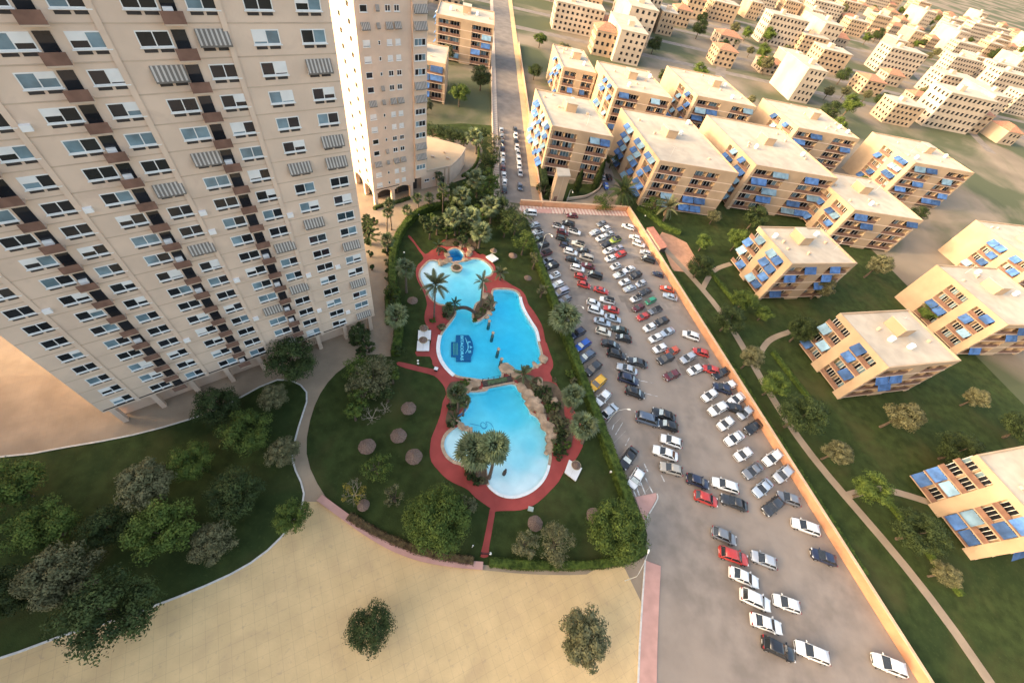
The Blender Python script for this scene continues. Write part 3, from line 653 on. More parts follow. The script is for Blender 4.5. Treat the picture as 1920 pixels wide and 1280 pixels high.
# pale stair block standing free in front of the first block
def stair_block():
    z = 9.2
    tops = [T('T7', 370, 715, z), T('T7', 555, 715, z), T('T7', 535, 615, z), T('T7', 352, 590, z)]
    c = T('T7', 350, 1110); base = [p-Vector((tops[0].x, tops[0].y, 0)) for p in tops]
    c = Vector((tops[0].x, tops[0].y, 0))
    r = thing('stair_block', c, 'windowless pale ochre stair block standing in front of the balconied block', 'building')
    def pr(name, k, z0, z1, m):
        g = sum((Vector((b.x, b.y, 0)) for b in base), Vector())/4; q = [g+(Vector((b.x, b.y, 0))-g)*k for b in base]
        mb = MB(); mb.add([(p.x,p.y,z0) for p in q]+[(p.x,p.y,z1) for p in q], [(3,2,1,0),(4,5,6,7),(0,1,5,4),(1,2,6,5),(2,3,7,6),(3,0,4,7)]); mb.build(name, m, r)
    pr('wall', 1.0, -.05, z-.3, M_ochre); pr('roof', 1.06, z-.297, z, M_roof); pr('plinth', 1.04, -.05, .5, M_cream)
    d = (Vector((base[1].x, base[1].y, 0))-Vector((base[0].x, base[0].y, 0))); L = d.length; d.normalize(); n = Vector((-d.y, d.x, 0))
    fl = lambda s, t, zz: tuple(Vector((base[0].x, base[0].y, 0))+d*s+n*t+Vector((0,0,zz)))
    part('joint', M_cream, r, (L*.5, L*.5+.12, -.03, .02, .55, z-.35), fn=fl)
    part('door', M_brick, r, (L*.18, L*.18+1.0, -.04, .02, .5, 2.5), fn=fl)
stair_block()
# blocks that go on beyond the photograph's edge
EXT = [(Vector((59,137,0)),14,112.8,30,34,5),(Vector((12,170,0)),13,112,22,26,5),(Vector((44,186,0)),14,112.8,26,30,5),(Vector((92,132,0)),14,112,26,24,4),(Vector((118,92,0)),20,114,24,22,4),(Vector((-10,186,0)),12,108,14,26,4),
       (Vector((84,182,0)),14,112,28,26,5),(Vector((150,128,0)),18,112,26,24,4),(Vector((-74,150,0)),12,104,26,18,4),(Vector((-66,196,0)),14,104,24,20,5),(Vector((-100,118,0)),50,140,20,16,4),(Vector((130,180,0)),14,112,28,24,5),(Vector((62,92,0)),24,114,22,15,4),(Vector((76,64,0)),24,114,22,15,4),(Vector((92,34,0)),24,114,22,15,4)]
for i, (o, a, b, W, Dp, nf) in enumerate(EXT):
    lb = ['ochre block with a pale flat roof just right of the upper right block', 'ochre block behind the first balconied block on the street', 'block with blue awnings behind the upper right block', 'four-storey ochre block beyond the second row at the right', 'ochre block standing alone right of the walled car park', 'narrow ochre block farther up the street', 'broad five-storey block in the third row at the right', 'ochre block at the far right behind the lone block', 'ochre block on the left side of the street behind the pavilion', 'tall ochre block farthest up the left side of the street', 'small ochre block between the two towers', 'five-storey block in the third row, farthest right', 'ochre block just beyond the boundary wall behind the ramp cover', 'second ochre block along the boundary wall from the ramp cover', 'third ochre block along the boundary wall, nearest the viewer'][i]
    bl = block(o, a, b, W, Dp, nf, lb, side=[(2, 7.5), (10, 15.5)], awn_front=.3, awn_side=.5, seedv=20+i)
ORD = ['first','second','third','fourth','fifth','sixth','seventh','eighth','ninth','tenth','eleventh','twelfth','thirteenth','fourteenth','fifteenth','sixteenth','seventeenth','eighteenth','nineteenth','twentieth','twenty-first','twenty-second','twenty-third','twenty-fourth','twenty-fifth','twenty-sixth','twenty-seventh','twenty-eighth','twenty-ninth','thirtieth','thirty-first','thirty-second']
# the town farther off
rh = random.Random(5)
protoH = []
for k in range(4):
    w, d, n = ((14, 11, 2), (20, 13, 4), (30, 14, 5), (12, 12, 3))[k]
    r = thing('town_house', (0,0,-500), 'x', 'building'); Hh = n*3.0
    part('wall', [mat('town_render', (.36,.28,.205), .85, .15, .1), M_ochre, mat('town_pale_render', (.42,.34,.26), .85, .15, .1), M_ochre][k], r, (0, w, 0, d, -.05, Hh)); part('roof', M_roof, r, (-.2, w+.2, -.2, d+.2, Hh+.003, Hh+.35))
    if k in (0, 3):
        mb = MB(); mb.add([(-.5,-.5,Hh+.353),(w+.5,-.5,Hh+.353),(w+.5,d+.5,Hh+.353),(-.5,d+.5,Hh+.353),(d*.4,d/2,Hh+2.6),(w-d*.4,d/2,Hh+2.6)], [(0,1,5,4),(1,2,5),(2,3,4,5),(3,0,4),(3,2,1,0)]); mb.build('tiled_roof', mat('terracotta_tile', (.36,.17,.10), .9, .25, 1.5), r)
    else: part('roof_hut', M_cream, r, (w*.3, w*.3+3, d*.4, d*.4+3, Hh+.353, Hh+2.6))
    mb = MB()
    for f in range(n):
        for s in range(int(w/3)):
            mb.box(s*3+.9, s*3+2.3, -.05, .02, f*3+1, f*3+2.4)
        for s in range(int(d/3)):
            mb.box(-.05, .02, s*3+.9, s*3+2.1, f*3+1, f*3+2.4)
    tag(mb.build('window_rows', M_glass, r), kind='stuff')
    protoH.append(r)
for j in range(16):
    a = Vector((-400+j*6-17, 232+j*40+20-55, 0)); dv = Vector((34, 7, 0)).normalized(); n_ = Vector((-dv.y, dv.x, 0))*3.2
    o = sheet('town_street', [a-n_, a+dv*1500-n_, a+dv*1500+n_, a+n_], [], -.018+.0004*j, M_road); tag(o, kind='structure')
for i in range(-4, 27, 5):
    a = Vector((-140+i*34+16-10, 222+i*7-10, 0)); dv = Vector((6, 40, 0)).normalized(); n_ = Vector((dv.y, -dv.x, 0))*3.0
    o = sheet('town_street', [a-n_, a+n_, a+dv*640+n_, a+dv*640-n_], [], -.011+.0003*(i+4), M_road); tag(o, kind='structure')
cnt = 0
for i in range(-4, 26):
    for j in range(0, 16):
        x = -140+i*34+j*6+rh.uniform(-7, 7); y = 232+j*40+i*7+rh.uniform(-8, 8)
        q = proj((x, y, 5))
        if not (-60 < q[0] < 1990 and -60 < q[1] < 1300) or rh.random() < .30: continue
        st = (Vector((x, y, 0))-s0).dot(st_n)
        if -14 < st < 16: continue
        o = protoH[cnt % 4] if cnt < 4 else copy_tree(protoH[rh.randrange(4)])
        o.location = (x, y, 0); o.rotation_euler.z = R_(14+rh.choice([0, 0, 90])); s = rh.uniform(.85, 1.2); o.scale = (s, s, rh.uniform(.85, 1.25))
        tag(o, 'cream or ochre building, %s along in the %s row of the distant town' % (ORD[i+4], ORD[j]), 'building', 'town buildings in the distance'); cnt += 1
for k in range(cnt, 4): bpy.data.objects.remove(protoH[k])
# ---- walls
def wall(name, line, h, t, m, label, copm=None, z0=-.03):
    o = thing(name, line[0], label, 'wall'); off = -line[0]; l = [p+off for p in line]
    ribbon('wall_face', l, -t/2, t/2, z0, h-.12, m, o); ribbon('wall_coping', l, -t/2-.05, t/2+.05, h-.118, h, copm or M_cream, o)
    return o
M_walltop = mat('wall_top_render', (.60,.40,.25), .85, .12, .6)
wall('boundary_wall', [cornerT+ux*.3+uy*2.4, cornerT+ux*.3-uy*60, cornerT+ux*.3-uy*175], 2.0, .45, M_orange, 'long orange boundary wall along the right side of the car park', M_walltop)
wall('boundary_wall', [G(975,384), G(975,384).lerp(cornerT+uy*2.6, .5), cornerT+uy*2.75-ux*.02], 1.7, .5, M_orange, 'orange wall across the top of the car park behind the pink pavement', M_walltop)
wr = s0+st_n*(w_st+2.75)
wall('street_wall', [wr-st_d*1.5, wr+st_d*60, wr+st_d*140], 1.5, .3, M_orange, 'orange garden wall along the right side of the far street', M_walltop)
wl_ = s0-st_n*2.05
wall('street_wall', [wl_+st_d*2, wl_+st_d*60, wl_+st_d*120], 1.1, .25, M_cream, 'low cream wall along the left pavement of the far street')
cw = smooth(ground_pts([(600,934),(660,978),(700,1005),(740,1027),(790,1045),(850,1056),(905,1061)]), 5, False)
wall('curved_wall', cw, .5, .95, M_pink, 'low curved pink kerb wall between sandy plaza and garden', M_pink)
wall('garden_wall', smooth(ground_pts(tp('T7', [(500,1085),(640,1068),(780,1045),(900,990),(985,920),(1010,850)])), 4, False), .9, .3, M_cream, 'curved cream wall around the garden of the balconied block')
# red-roofed ramp cover beyond the wall
def ramp():
    z = 2.3; p = [T('T2',*q,z) for q in [(1110,652),(1215,622),(1000,318),(905,335)]]; c = Vector((p[0].x, p[0].y, 0)); r = thing('ramp_cover', c, 'long red-tiled ramp cover beyond the orange wall', 'shed')
    q = [Vector((a.x, a.y, 0))-c for a in p]
    def pr(nm, z0, z1, m, k=1.0):
        g = sum(q, Vector())/4; w = [g+(v-g)*k for v in q]; mb = MB(); mb.add([(v.x,v.y,z0) for v in w]+[(v.x,v.y,z1) for v in w], [(3,2,1,0),(4,5,6,7),(0,1,5,4),(1,2,6,5),(2,3,7,6),(3,0,4,7)]); mb.build(nm, m, r)
    pr('wall', -.05, z-.22, M_cream, .97); pr('roof', z-.217, z, mat('red_roof_tile', (.42,.18,.12), .85, .12, 1.5))
    e = (q[1]-q[0]); L = e.length; e.normalize(); n = Vector((-e.y, e.x, 0)); fl = lambda s, t, zz: tuple(q[0]+e*s+n*t+Vector((0,0,zz)))
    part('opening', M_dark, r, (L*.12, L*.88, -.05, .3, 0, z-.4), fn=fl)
ramp()
o = plat('terracotta_terrace', tp('T2', [(1080,470),(1130,400),(1280,450),(1500,560),(1700,900),(1500,1000),(1290,980),(1200,760)]), -.006, mat('terracotta_paving', (.46,.24,.14), .85, .12, .8))
# neighbour gardens beyond the wall
gp = cornerT+ux*.7
o = sheet('neighbour_garden', [gp+uy*14, gp-uy*175, gp-uy*175+ux*70, gp+ux*90+uy*10], [], -.010, M_lawn, .01); tag(o, kind='structure')
for a, b in ((0, 1), (1, 2), (2, 3), (3, 4)):
    pts = [gp+ux*4-uy*12, gp+ux*9-uy*40, gp+ux*7-uy*75, gp+ux*12-uy*110, gp+ux*8-uy*160]
gpath = smooth(pts, 8, False); o = ribbon('garden_path', gpath, -.9, .9, -.02, .02, M_pave); tag(o, kind='structure')
for q0, q1 in ((6, gp+ux*24-uy*22), (12, gp+ux*26-uy*48), (19, gp+ux*28-uy*92)):
    o = ribbon('garden_path', smooth([gpath[q0], gpath[q0].lerp(q1, .5)+uy*2, q1], 6, False), -.7, .7, -.02, .024, M_pave); tag(o, kind='structure')
o = sheet('block_garden', ground_pts([(1003,332),(1022,330),(1070,345),(1138,345),(1128,352),(1118,362),(1100,372),(1064,378),(1020,374),(1006,355)]), [], -.004, M_lawn, .01); tag(o, kind='structure')
o = sheet('street_verge', [wr+st_n*.3+st_d*6, wr+st_n*6+st_d*6, wr+st_n*7+st_d*60, wr+st_n*.3+st_d*60], [], -.004, M_lawn, .01); tag(o, kind='structure')
o = sheet('side_lane', ground_pts(tp('T7', [(1100,500),(1180,640),(1230,800),(1190,950),(1080,1040),(1030,1060),(1075,960),(1060,900),(1010,820),(1000,720),(1060,560)])), [], -.002, M_road, .01); tag(o, kind='structure')
o = sheet('park_garden', smooth(ground_pts([(795,236),(930,236),(936,300),(934,372),(900,385),(850,380),(845,345),(872,335),(905,300),(895,262),(850,262),(800,252)]), 2), [], -.012, M_lawn, .01); tag(o, kind='structure')
# ================================================================ plants
rp = random.Random(11)
def fan_frond_mesh(name, seed):
    """one fan leaf of unit length: stalk along +x, then a folded fan of separate blades with drooping tips"""
    r = random.Random(seed); mb = MB()
    mb.add([(0,-.014,0),(0,.014,0),(.48,.010,.02),(.48,-.010,.02),(.24,0,-.02)], [(0,3,2,1),(0,4,3),(1,2,4)])
    n = 13; hub = Vector((.44, 0, .018))
    for k in range(n):
        a = R_(-92+184*k/(n-1)); L = (.54-.12*abs(k/(n-1)*2-1))*r.uniform(.88, 1.06); w = .050
        d = Vector((math.cos(a), math.sin(a), 0)); s = Vector((-d.y, d.x, 0)); up = .035 if k % 2 else -.02
        m_ = hub+d*(L*.55)+Vector((0,0,up)); t = hub+d*L*(.95)+Vector((0,0,-.13*r.uniform(.4,1.7)))
        mb.add([hub, m_-s*w, m_+s*w, t], [(0,1,2),(1,3,2)])
    return mb.mesh(name, (M_frond,))
def pinnate_frond_mesh(name, seed):
    """one feather leaf of unit length: arching midrib with pairs of leaflets"""
    r = random.Random(seed); mb = MB(); pts = []
    for k in range(9):
        t = k/8; pts.append(Vector((t*.96-.10*t**3, 0, .16*t-.48*t*t)))
    mb.tube(pts, [.018-.0018*k for k in range(9)], 4)
    n = 26
    for k in range(n):
        t = .14+.85*k/(n-1); x = t*.96-.10*t**3; z = .16*t-.48*t*t; L = .20*math.sin(math.pi*min(1, .16+t*.86))**.7*r.uniform(.85,1.1)+.03
        for sg in (-1, 1):
            d = Vector((.62, sg*.80, -.22+r.uniform(-.12,.12))).normalized(); b = Vector((x, 0, z)); w = Vector((.020, 0, .0))
            mb.add([b-w, b+w, b+d*L*.6+w*.9, b+d*L], [(0,1,2),(0,2,3)])
    return mb.mesh(name, (M_frond,))
FAN = [fan_frond_mesh('fan_leaf', i) for i in range(3)]; PIN = [pinnate_frond_mesh('feather_leaf', i+9) for i in range(3)]
def trunk_mesh(h, r0, r1, lean=(0,0), n=9, name='trunk'):
    mb = MB(); pts = []; rad = []; K = max(6, int(h/.5))
    for k in range(K+1):
        t = k/K; pts.append((lean[0]*t*t, lean[1]*t*t, -.1+t*(h+.1))); rad.append((r0+(r1-r0)*t)*(1.06 if k % 2 else .96)*(1+.5*max(0, .12-t)/.12*.6))
    mb.tube(pts, rad, n); return mb.mesh(name, (M_trunk,))
def palm(base, h, cr, kind, label, mat_f=None, nf=34, lean=(0,0), dead=8, tr=.22, group=None, name=None, low=-46):
    r = thing(name or ('fan_palm' if kind == 'fan' else 'feather_palm'), base, label, 'palm tree', group, rp.uniform(0, 6.28))
    rz = r.rotation_euler.z; ll = Vector((lean[0], lean[1], 0)); ll.rotate(Matrix.Rotation(-rz, 3, 'Z'))
    link('trunk', trunk_mesh(h, tr*1.15, tr*.8, (ll.x, ll.y)), r)
    top = Vector((ll.x, ll.y, h)); M = mat_f or (M_frond if kind == 'fan' else M_frondolive)
    heart = 9 if kind == 'fan' else 4
    nf = int(nf*(.72 if kind == 'fan' else .72))
    for k in range(nf+dead):
        t = k/max(1, nf-1)
        az = k*2.39996+rp.uniform(-.25, .25)
        isd = k >= nf
        el = R_(rp.uniform(-82, -62)) if isd else R_(84+(low-84)*t**1.25+rp.uniform(-8, 8))
        me = (FAN if kind == 'fan' else PIN)[rp.randrange(3)]
        o = link('dead_frond' if isd else 'frond', me, r, M_deadfrond if isd else M)
        o.location = top+Vector((math.cos(az)*.12, math.sin(az)*.12, rp.uniform(-.25, .1)-(.5 if isd else 0)))
        s = cr*(rp.uniform(.9, 1.1) if not isd else .6)*(1.0 if t > .15 else .85)
        o.scale = (s, s, s); o.rotation_euler = (rp.uniform(-.25, .25), -el, az)
    for k in range(heart):
        o = link('frond', (FAN if kind == 'fan' else PIN)[k % 3], r, M); s = cr*rp.uniform(.40, .60); o.scale = (s, s, s); o.location = top+Vector((0,0,.15)); o.rotation_euler = (rp.uniform(-.3,.3), -R_(rp.uniform(25, 75)), k*2.4)
    return r
def palm_px(bp, cp, cr_px, kind, label, **kw):
    b = G(*bp); h = height_at(b, cp); h = max(h, .5)
    q = proj((b.x, b.y, h)); ctop = G(cp[0], cp[1], h); lean = (ctop.x-b.x, ctop.y-b.y)
    if math.hypot(*lean) > 1.5: k = 1.5/math.hypot(*lean); lean = (lean[0]*k, lean[1]*k)
    e = (G(cp[0]+cr_px, cp[1], h)-ctop).length
    return palm(b, h, e, kind, label, lean=lean, **kw)
# crowns of broad-leaved trees: many small leaf faces gathered in clumps
def crown_mesh(name, seed, R3, nc, nl, leaf, m, hollow=.5, twig=None, shape=1.0, droop=0.0):
    r = random.Random(seed); V = []; Fc = []
    cl = []
    for i in range(nc):
        while True:
            p = Vector((r.uniform(-1,1), r.uniform(-1,1), r.uniform(-.75,1)))
            if hollow < p.length < 1.0: break
        cl.append((p, r.uniform(.22, .40)*shape))
    for p, cr in cl:
        for k in range(nl):
            d = Vector((r.gauss(0,1), r.gauss(0,1), r.gauss(0,1)+.25)).normalized(); rad = cr*r.uniform(.55, 1.02)
            c = p+d*rad; c = Vector((c.x*R3[0], c.y*R3[1], c.z*R3[2]-droop*r.random()))
            nrm = (d+Vector((r.uniform(-.6,.6), r.uniform(-.6,.6), r.uniform(-.3,.7)))).normalized(); a = nrm.orthogonal().normalized(); a.rotate(Matrix.Rotation(r.uniform(0,6.28), 3, nrm)); b = nrm.cross(a)
            s = leaf*r.uniform(.6, 1.3); k0 = len(V)
            V += [c-a*s, c-b*s*.5, c+a*s, c+b*s*.55]; Fc.append((k0,k0+1,k0+2,k0+3))
    mb = MB(); mb.add(V, Fc); me = mb.mesh(name, (m,))
    return me, [(Vector((p.x*R3[0], p.y*R3[1], p.z*R3[2]))) for p, _ in cl]
def tree_trunk_mesh(h, tips, r0, seed, nlimb=9, name='trunk'):
    r = random.Random(seed); mb = MB(); fork = Vector((0,0,h*.55))
    mb.tube([(0,0,-.1),(r.uniform(-.08,.08),r.uniform(-.08,.08),h*.3),fork], [r0*1.25, r0, r0*.8], 8)
    for p in r.sample(tips, min(nlimb, len(tips))):
        e = Vector((0,0,h))+p; mid = fork.lerp(e, .5)+Vector((r.uniform(-.2,.2), r.uniform(-.2,.2), .15*e.length*.3))
        mb.tube([fork-Vector((0,0,.1)), mid, e], [r0*.5, r0*.3, r0*.08], 5)
    return mb.mesh(name, (M_bark,))
def tree(base, hc, R3, label, m, seed, nc=55, nl=95, leaf=.16, r0=.2, name='tree', cat='tree', group=None, hollow=.5, shape=1.0, limbs=9, trunkm=None):
    r = thing(name, base, label, cat, group)
    me, tips = crown_mesh('crown', seed, R3, nc, nl, leaf, m, hollow, shape=shape)
    c = link('crown', me, r); c.location.z = hc
    t = link('trunk', tree_trunk_mesh(hc, tips, r0, seed, limbs), r)
    if trunkm: t.material_slots[0].link = 'OBJECT'; t.material_slots[0].material = trunkm
    return r
def tree_px(cp, rpx, hc, label, m, seed, flat=.75, **kw):
    c = G(cp[0], cp[1], hc); R = (G(cp[0]+rpx, cp[1], hc)-c).length
    return tree(Vector((c.x, c.y, 0)), hc, (R, R, R*flat), label, m, seed, **kw)
def shrub_px(cp, rpx, label, m, seed, h=.8, name='shrub', **kw):
    c = G(cp[0], cp[1], h*.6); R = (G(cp[0]+rpx, cp[1], h*.6)-c).length
    kw.setdefault('nc', 16); kw.setdefault('nl', 70)
    return tree(Vector((c.x, c.y, 0)), h*.6, (R, R, h*.55), label, m, seed, leaf=kw.pop('leaf', .11), r0=.06, name=name, cat='shrub', limbs=4, **kw)
# ---- palms of the garden
palm_px((762,548),(761,503), 23, 'fan', 'silvery fan palm on the lawn left of the upper pool', nf=38)
palm_px((740,624),(744,591), 27, 'fan', 'broad fan palm overhanging the left hedge beside the walkway', nf=40)
palm_px((814,594),(817,533), 33, 'date', 'tall slender feather palm on the red deck left of the upper pool', nf=32, tr=.17, dead=3, low=-38, mat_f=M_frondolive)
palm_px((900,574),(905,528), 21, 'date', 'slender feather palm with ragged crown on the pool island', nf=15, tr=.17, dead=2, low=-30)
palm_px((937,525),(938,511), 17, 'date', 'short feather palm on the lawn edge right of the upper pool', nf=24, tr=.22, dead=3, low=-30)
palm_px((919,577),(920,566), 13, 'date', 'low feather palm at the right end of the pool island', nf=18, tr=.15, dead=0, low=-20)
palm_px((851,585),(853,569), 14, 'date', 'low feather palm beside the arched footbridge', nf=24, tr=.16, dead=0, mat_f=M_fronddk, low=-35)
palm_px((839,592),(841,578), 13, 'fan', 'low dark fan palm left of the arched footbridge', nf=30, tr=.16, dead=3, mat_f=M_fronddk)
palm_px((1060,628),(1058,594), 33, 'fan', 'large full fan palm by the hedge in mid car park', nf=58, dead=14, tr=.3)
palm_px((1071,772),(1075,741), 25, 'fan', 'silvery fan palm by the hedge above the red path', nf=44, tr=.26)
palm_px((1091,830),(1091,796), 30, 'fan', 'silvery fan palm by the hedge below the red path bend', nf=46, tr=.26)
palm_px((985,713),(981,701), 21, 'date', 'green feather palm at the right end of the plank bridge', nf=20, tr=.16, dead=0, low=-25, mat_f=M_frond)
palm_px((896,893),(886,843), 42, 'fan', 'left of the twin fan palms standing in the lower pool', nf=72, tr=.26, dead=14)
palm_px((917,895),(926,838), 36, 'fan', 'right of the twin fan palms standing in the lower pool', nf=66, tr=.26, dead=12)
palm_px((858,772),(857,737), 23, 'fan', 'dark fan palm left of the plank bridge', nf=36, mat_f=M_fronddk)
palm_px((868,778),(871,752), 15, 'fan', 'small fan palm leaning over the lower pool', nf=28, tr=.18, mat_f=M_fronddk)
palm_px((850,800),(852,783), 15, 'date', 'low feather palm on the left bank of the lower pool', nf=20, tr=.16, dead=0, mat_f=M_fronddk)
palm_px((897,465),(903,436), 24, 'fan', 'grey-green fan palm nearest the whirlpool at the top of the garden', nf=38, tr=.26)
palm_px((853,441),(849,409), 22, 'fan', 'fan palm standing before the top hedge above the whirlpool', nf=34, tr=.24)
palm_px((884,440),(884,407), 22, 'fan', 'fan palm in the middle of the top grove', nf=34, tr=.24)
palm_px((919,418),(920,387), 24, 'fan', 'fan palm at the right of the top grove near the street end', nf=34, tr=.24)
palm_px((866,402),(866,368), 22, 'fan', 'fan palm behind the top hedge', nf=32, tr=.24)
palm_px((893,372),(891,336), 21, 'fan', 'fan palm beside the beige garden path behind the grove', nf=32, tr=.24)
palm_px((892,288),(889,257), 19, 'fan', 'fan palm in the park beyond the pavilion', nf=30, tr=.24)
palm_px((745,362),(747,340), 15, 'fan', 'fan palm against the arcade of the far tower', nf=30, mat_f=M_fronddk)
palm_px((726,437),(727,399), 13, 'fan', 'front one of two slim palms in the paved court', nf=30, mat_f=M_fronddk, tr=.18)
palm_px((734,431),(730,381), 14, 'fan', 'rear one of two slim palms in the paved court', nf=30, mat_f=M_fronddk, tr=.18)
palm_px((764,412),(763,394), 13, 'fan', 'small palm where the curved top hedge begins', nf=28, mat_f=M_fronddk, tr=.18)
palm_px((785,400),(782,371), 12, 'fan', 'slim palm in the court left of its lower neighbour', nf=28, mat_f=M_fronddk, tr=.17)
palm_px((806,393),(805,371), 12, 'fan', 'short palm in the court right of its slim neighbour', nf=28, mat_f=M_fronddk, tr=.17)
palm_px((830,398),(830,352), 13, 'fan', 'tallest slim palm before the pavilion', nf=28, mat_f=M_fronddk, tr=.17)
palm_px((826,352),(824,330), 11, 'fan', 'palm close to the pavilion wall', nf=26, mat_f=M_fronddk, tr=.17)
palm_px((726,478),(726,450), 16, 'fan', 'dark palm between walkway and hedge', nf=32, mat_f=M_fronddk, tr=.24)
palm_px((819,440),(819,418), 15, 'fan', 'young fan palm inside the top hedge', nf=28, mat_f=M_fronddk, tr=.2)
palm_px((1161,388),(1168,358), 27, 'date', 'full dark feather palm beside the lane to the awning block', nf=44, tr=.32, dead=5, mat_f=M_fronddk, low=-45)
palm_px((1242,417),(1253,388), 22, 'date', 'leaning feather palm behind the orange wall at the right', nf=28, tr=.25, dead=3)
palm_px((822,478),(823,461), 14, 'date', 'shaggy low palm left of the whirlpool rocks', nf=22, tr=.18, dead=0, mat_f=M_fronddk)
# ---- broad-leaved trees
TR = [((700,705), 40, 4.2, M_leafolive, 'wide thinning tree at the left edge above the straw parasols', 1, dict(nc=48, nl=80, leaf=.13, hollow=.4)),
 ((678,745), 24, 3.5, M_leaf, 'sparse green tree at the left edge below the thinning tree', 2, dict(nc=26, nl=60)),
 ((706,874), 28, 3.4, M_leaf, 'loose green tree on the lawn left of the big round tree', 3, dict(nc=30, nl=50, leaf=.15)),
 ((739,929), 19, 2.8, M_leafolive, 'small grey-green tree on the lower left lawn', 4, dict(nc=20, nl=45, leaf=.13)),
 ((820,972), 54, 5.2, M_leaf, 'large round dense tree at the bottom beside the red path', 5, dict(nc=130, nl=190, leaf=.15, flat=.8)),
 ((873,948), 20, 3.6, M_leafolive, 'yellow-green tree between the round tree and the red deck', 6, dict(nc=22, nl=60)),
 ((985,1018), 24, 3.2, M_leafolive, 'left one of two dusty olive trees on the bottom lawn', 7, dict(nc=34, nl=80, leaf=.12)),
 ((1045,1018), 34, 3.6, M_leafolive, 'right one of two dusty olive trees on the bottom lawn', 8, dict(nc=50, nl=80, leaf=.12)),
 ((1160,994), 47, 5.0, M_leaf, 'bright green tree in the lower right corner of the garden', 9, dict(nc=105, nl=190, leaf=.15)),
 ((984,452), 22, 4.5, M_leaf, 'bright bushy tree against the hedge near the top cars', 10, dict(nc=34, nl=80)),
 ((1005,482), 12, 4.0, M_leafolive, 'thin young tree beside the hedge under the first lamp', 12, dict(nc=14, nl=40)),
 ((1018,543), 11, 2.6, M_leafolive, 'small pale tree at the right hedge below the grey disc', 13, dict(nc=12, nl=45)),
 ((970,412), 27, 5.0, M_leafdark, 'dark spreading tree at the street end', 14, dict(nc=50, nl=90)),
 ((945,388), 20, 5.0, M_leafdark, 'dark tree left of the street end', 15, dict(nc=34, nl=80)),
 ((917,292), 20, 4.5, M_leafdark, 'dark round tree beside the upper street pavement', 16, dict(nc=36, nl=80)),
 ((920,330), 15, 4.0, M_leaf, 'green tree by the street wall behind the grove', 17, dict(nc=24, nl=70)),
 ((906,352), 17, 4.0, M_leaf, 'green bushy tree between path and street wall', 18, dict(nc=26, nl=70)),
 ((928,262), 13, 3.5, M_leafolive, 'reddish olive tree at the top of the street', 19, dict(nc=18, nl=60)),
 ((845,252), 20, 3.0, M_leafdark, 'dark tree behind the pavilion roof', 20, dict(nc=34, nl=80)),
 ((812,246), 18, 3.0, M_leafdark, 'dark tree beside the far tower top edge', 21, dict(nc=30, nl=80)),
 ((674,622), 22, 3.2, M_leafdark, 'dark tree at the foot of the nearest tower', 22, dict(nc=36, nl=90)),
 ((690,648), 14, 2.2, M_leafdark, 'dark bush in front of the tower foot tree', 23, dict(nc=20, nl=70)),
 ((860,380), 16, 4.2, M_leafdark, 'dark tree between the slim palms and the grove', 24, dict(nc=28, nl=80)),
 ((845,365), 13, 4.2, M_leaf, 'light green tree before the pavilion terrace', 25, dict(nc=20, nl=70)),
 ((1022,354), 14, 2.0, M_leafdark, 'round green bush left of the stair block', 26, dict(nc=26, nl=80)),
 ((1130,380), 18, 1.6, M_leaf, 'low light green bush behind the top wall', 27, dict(nc=30, nl=80)),
 ((1180,372), 14, 3.0, M_leafdark, 'dark bush at the foot of the awning block', 28, dict(nc=26, nl=80)),
 ((1225,385), 17, 2.4, M_leaf, 'green bush before the awning block front', 29, dict(nc=30, nl=80)),
 ((1148,300), 12, 3.0, M_leafdark, 'dark bush between the two awning blocks', 30, dict(nc=22, nl=80)),
 ((690,430), 13, 4.0, M_leafolive, 'brownish tree between the two towers', 31, dict(nc=20, nl=60)),
 ((738,560), 10, 2.0, M_leafdark, 'bush beside the left hedge', 32, dict(nc=16, nl=60)),
 ((748,655), 10, 1.5, M_leafdark, 'dark bush at the lower end of the left hedge', 33, dict(nc=16, nl=70)),
 ((735,548), 15, 1.6, M_leaf, 'cushion shaped green bush beside the walkway', 34, dict(nc=26, nl=70))]
for cp, rpx, hc, m, lb, sd, kw in TR: tree_px(cp, rpx, hc, lb, m, sd, **kw)
MORE = [((862,420),15,M_leafdark),((838,432),13,M_leaf),((806,428),12,M_leafdark),((795,412),9,M_leafdark),((905,402),14,M_leaf),((935,400),16,M_leaf),((948,425),14,M_leaf),((925,365),14,M_leaf),((905,375),12,M_leafdark),((880,372),14,M_leaf),((878,350),12,M_leaf),((928,345),9,M_leaf),((868,448),9,M_leafdark),((912,310),13,M_leafdark),((926,300),9,M_leaf),((900,325),10,M_leafdark),((925,280),9,M_leafolive),((870,262),10,M_leafdark),((905,250),12,M_leafdark),((828,368),9,M_leaf),((880,330),8,M_leafdark),((855,395),12,M_leafdark),((875,425),12,M_leafdark),((895,415),11,M_leafdark),((830,415),12,M_leafdark),((812,408),10,M_leaf),((910,425),11,M_leafdark),((935,380),12,M_leafdark),((890,392),12,M_leaf),((845,385),10,M_leafdark),((850,350),10,M_leafdark),((958,402),12,M_leaf)]
for i, (cp, rr, m) in enumerate(MORE):
    tn = {'leaf_dark': 'dark green', 'leaf_green': 'bright green', 'leaf_olive': 'olive'}[m.name]; up = cp[1] < 345
    o = tree_px(cp, rr, 2.6 if i % 2 else 3.4, tn+(' undergrowth tree between pavilion and street' if up else ' undergrowth tree among the grove palms'), m, 500+i, nc=22, nl=80)
    o['group'] = tn+(' undergrowth by the street' if up else ' undergrowth of the grove')
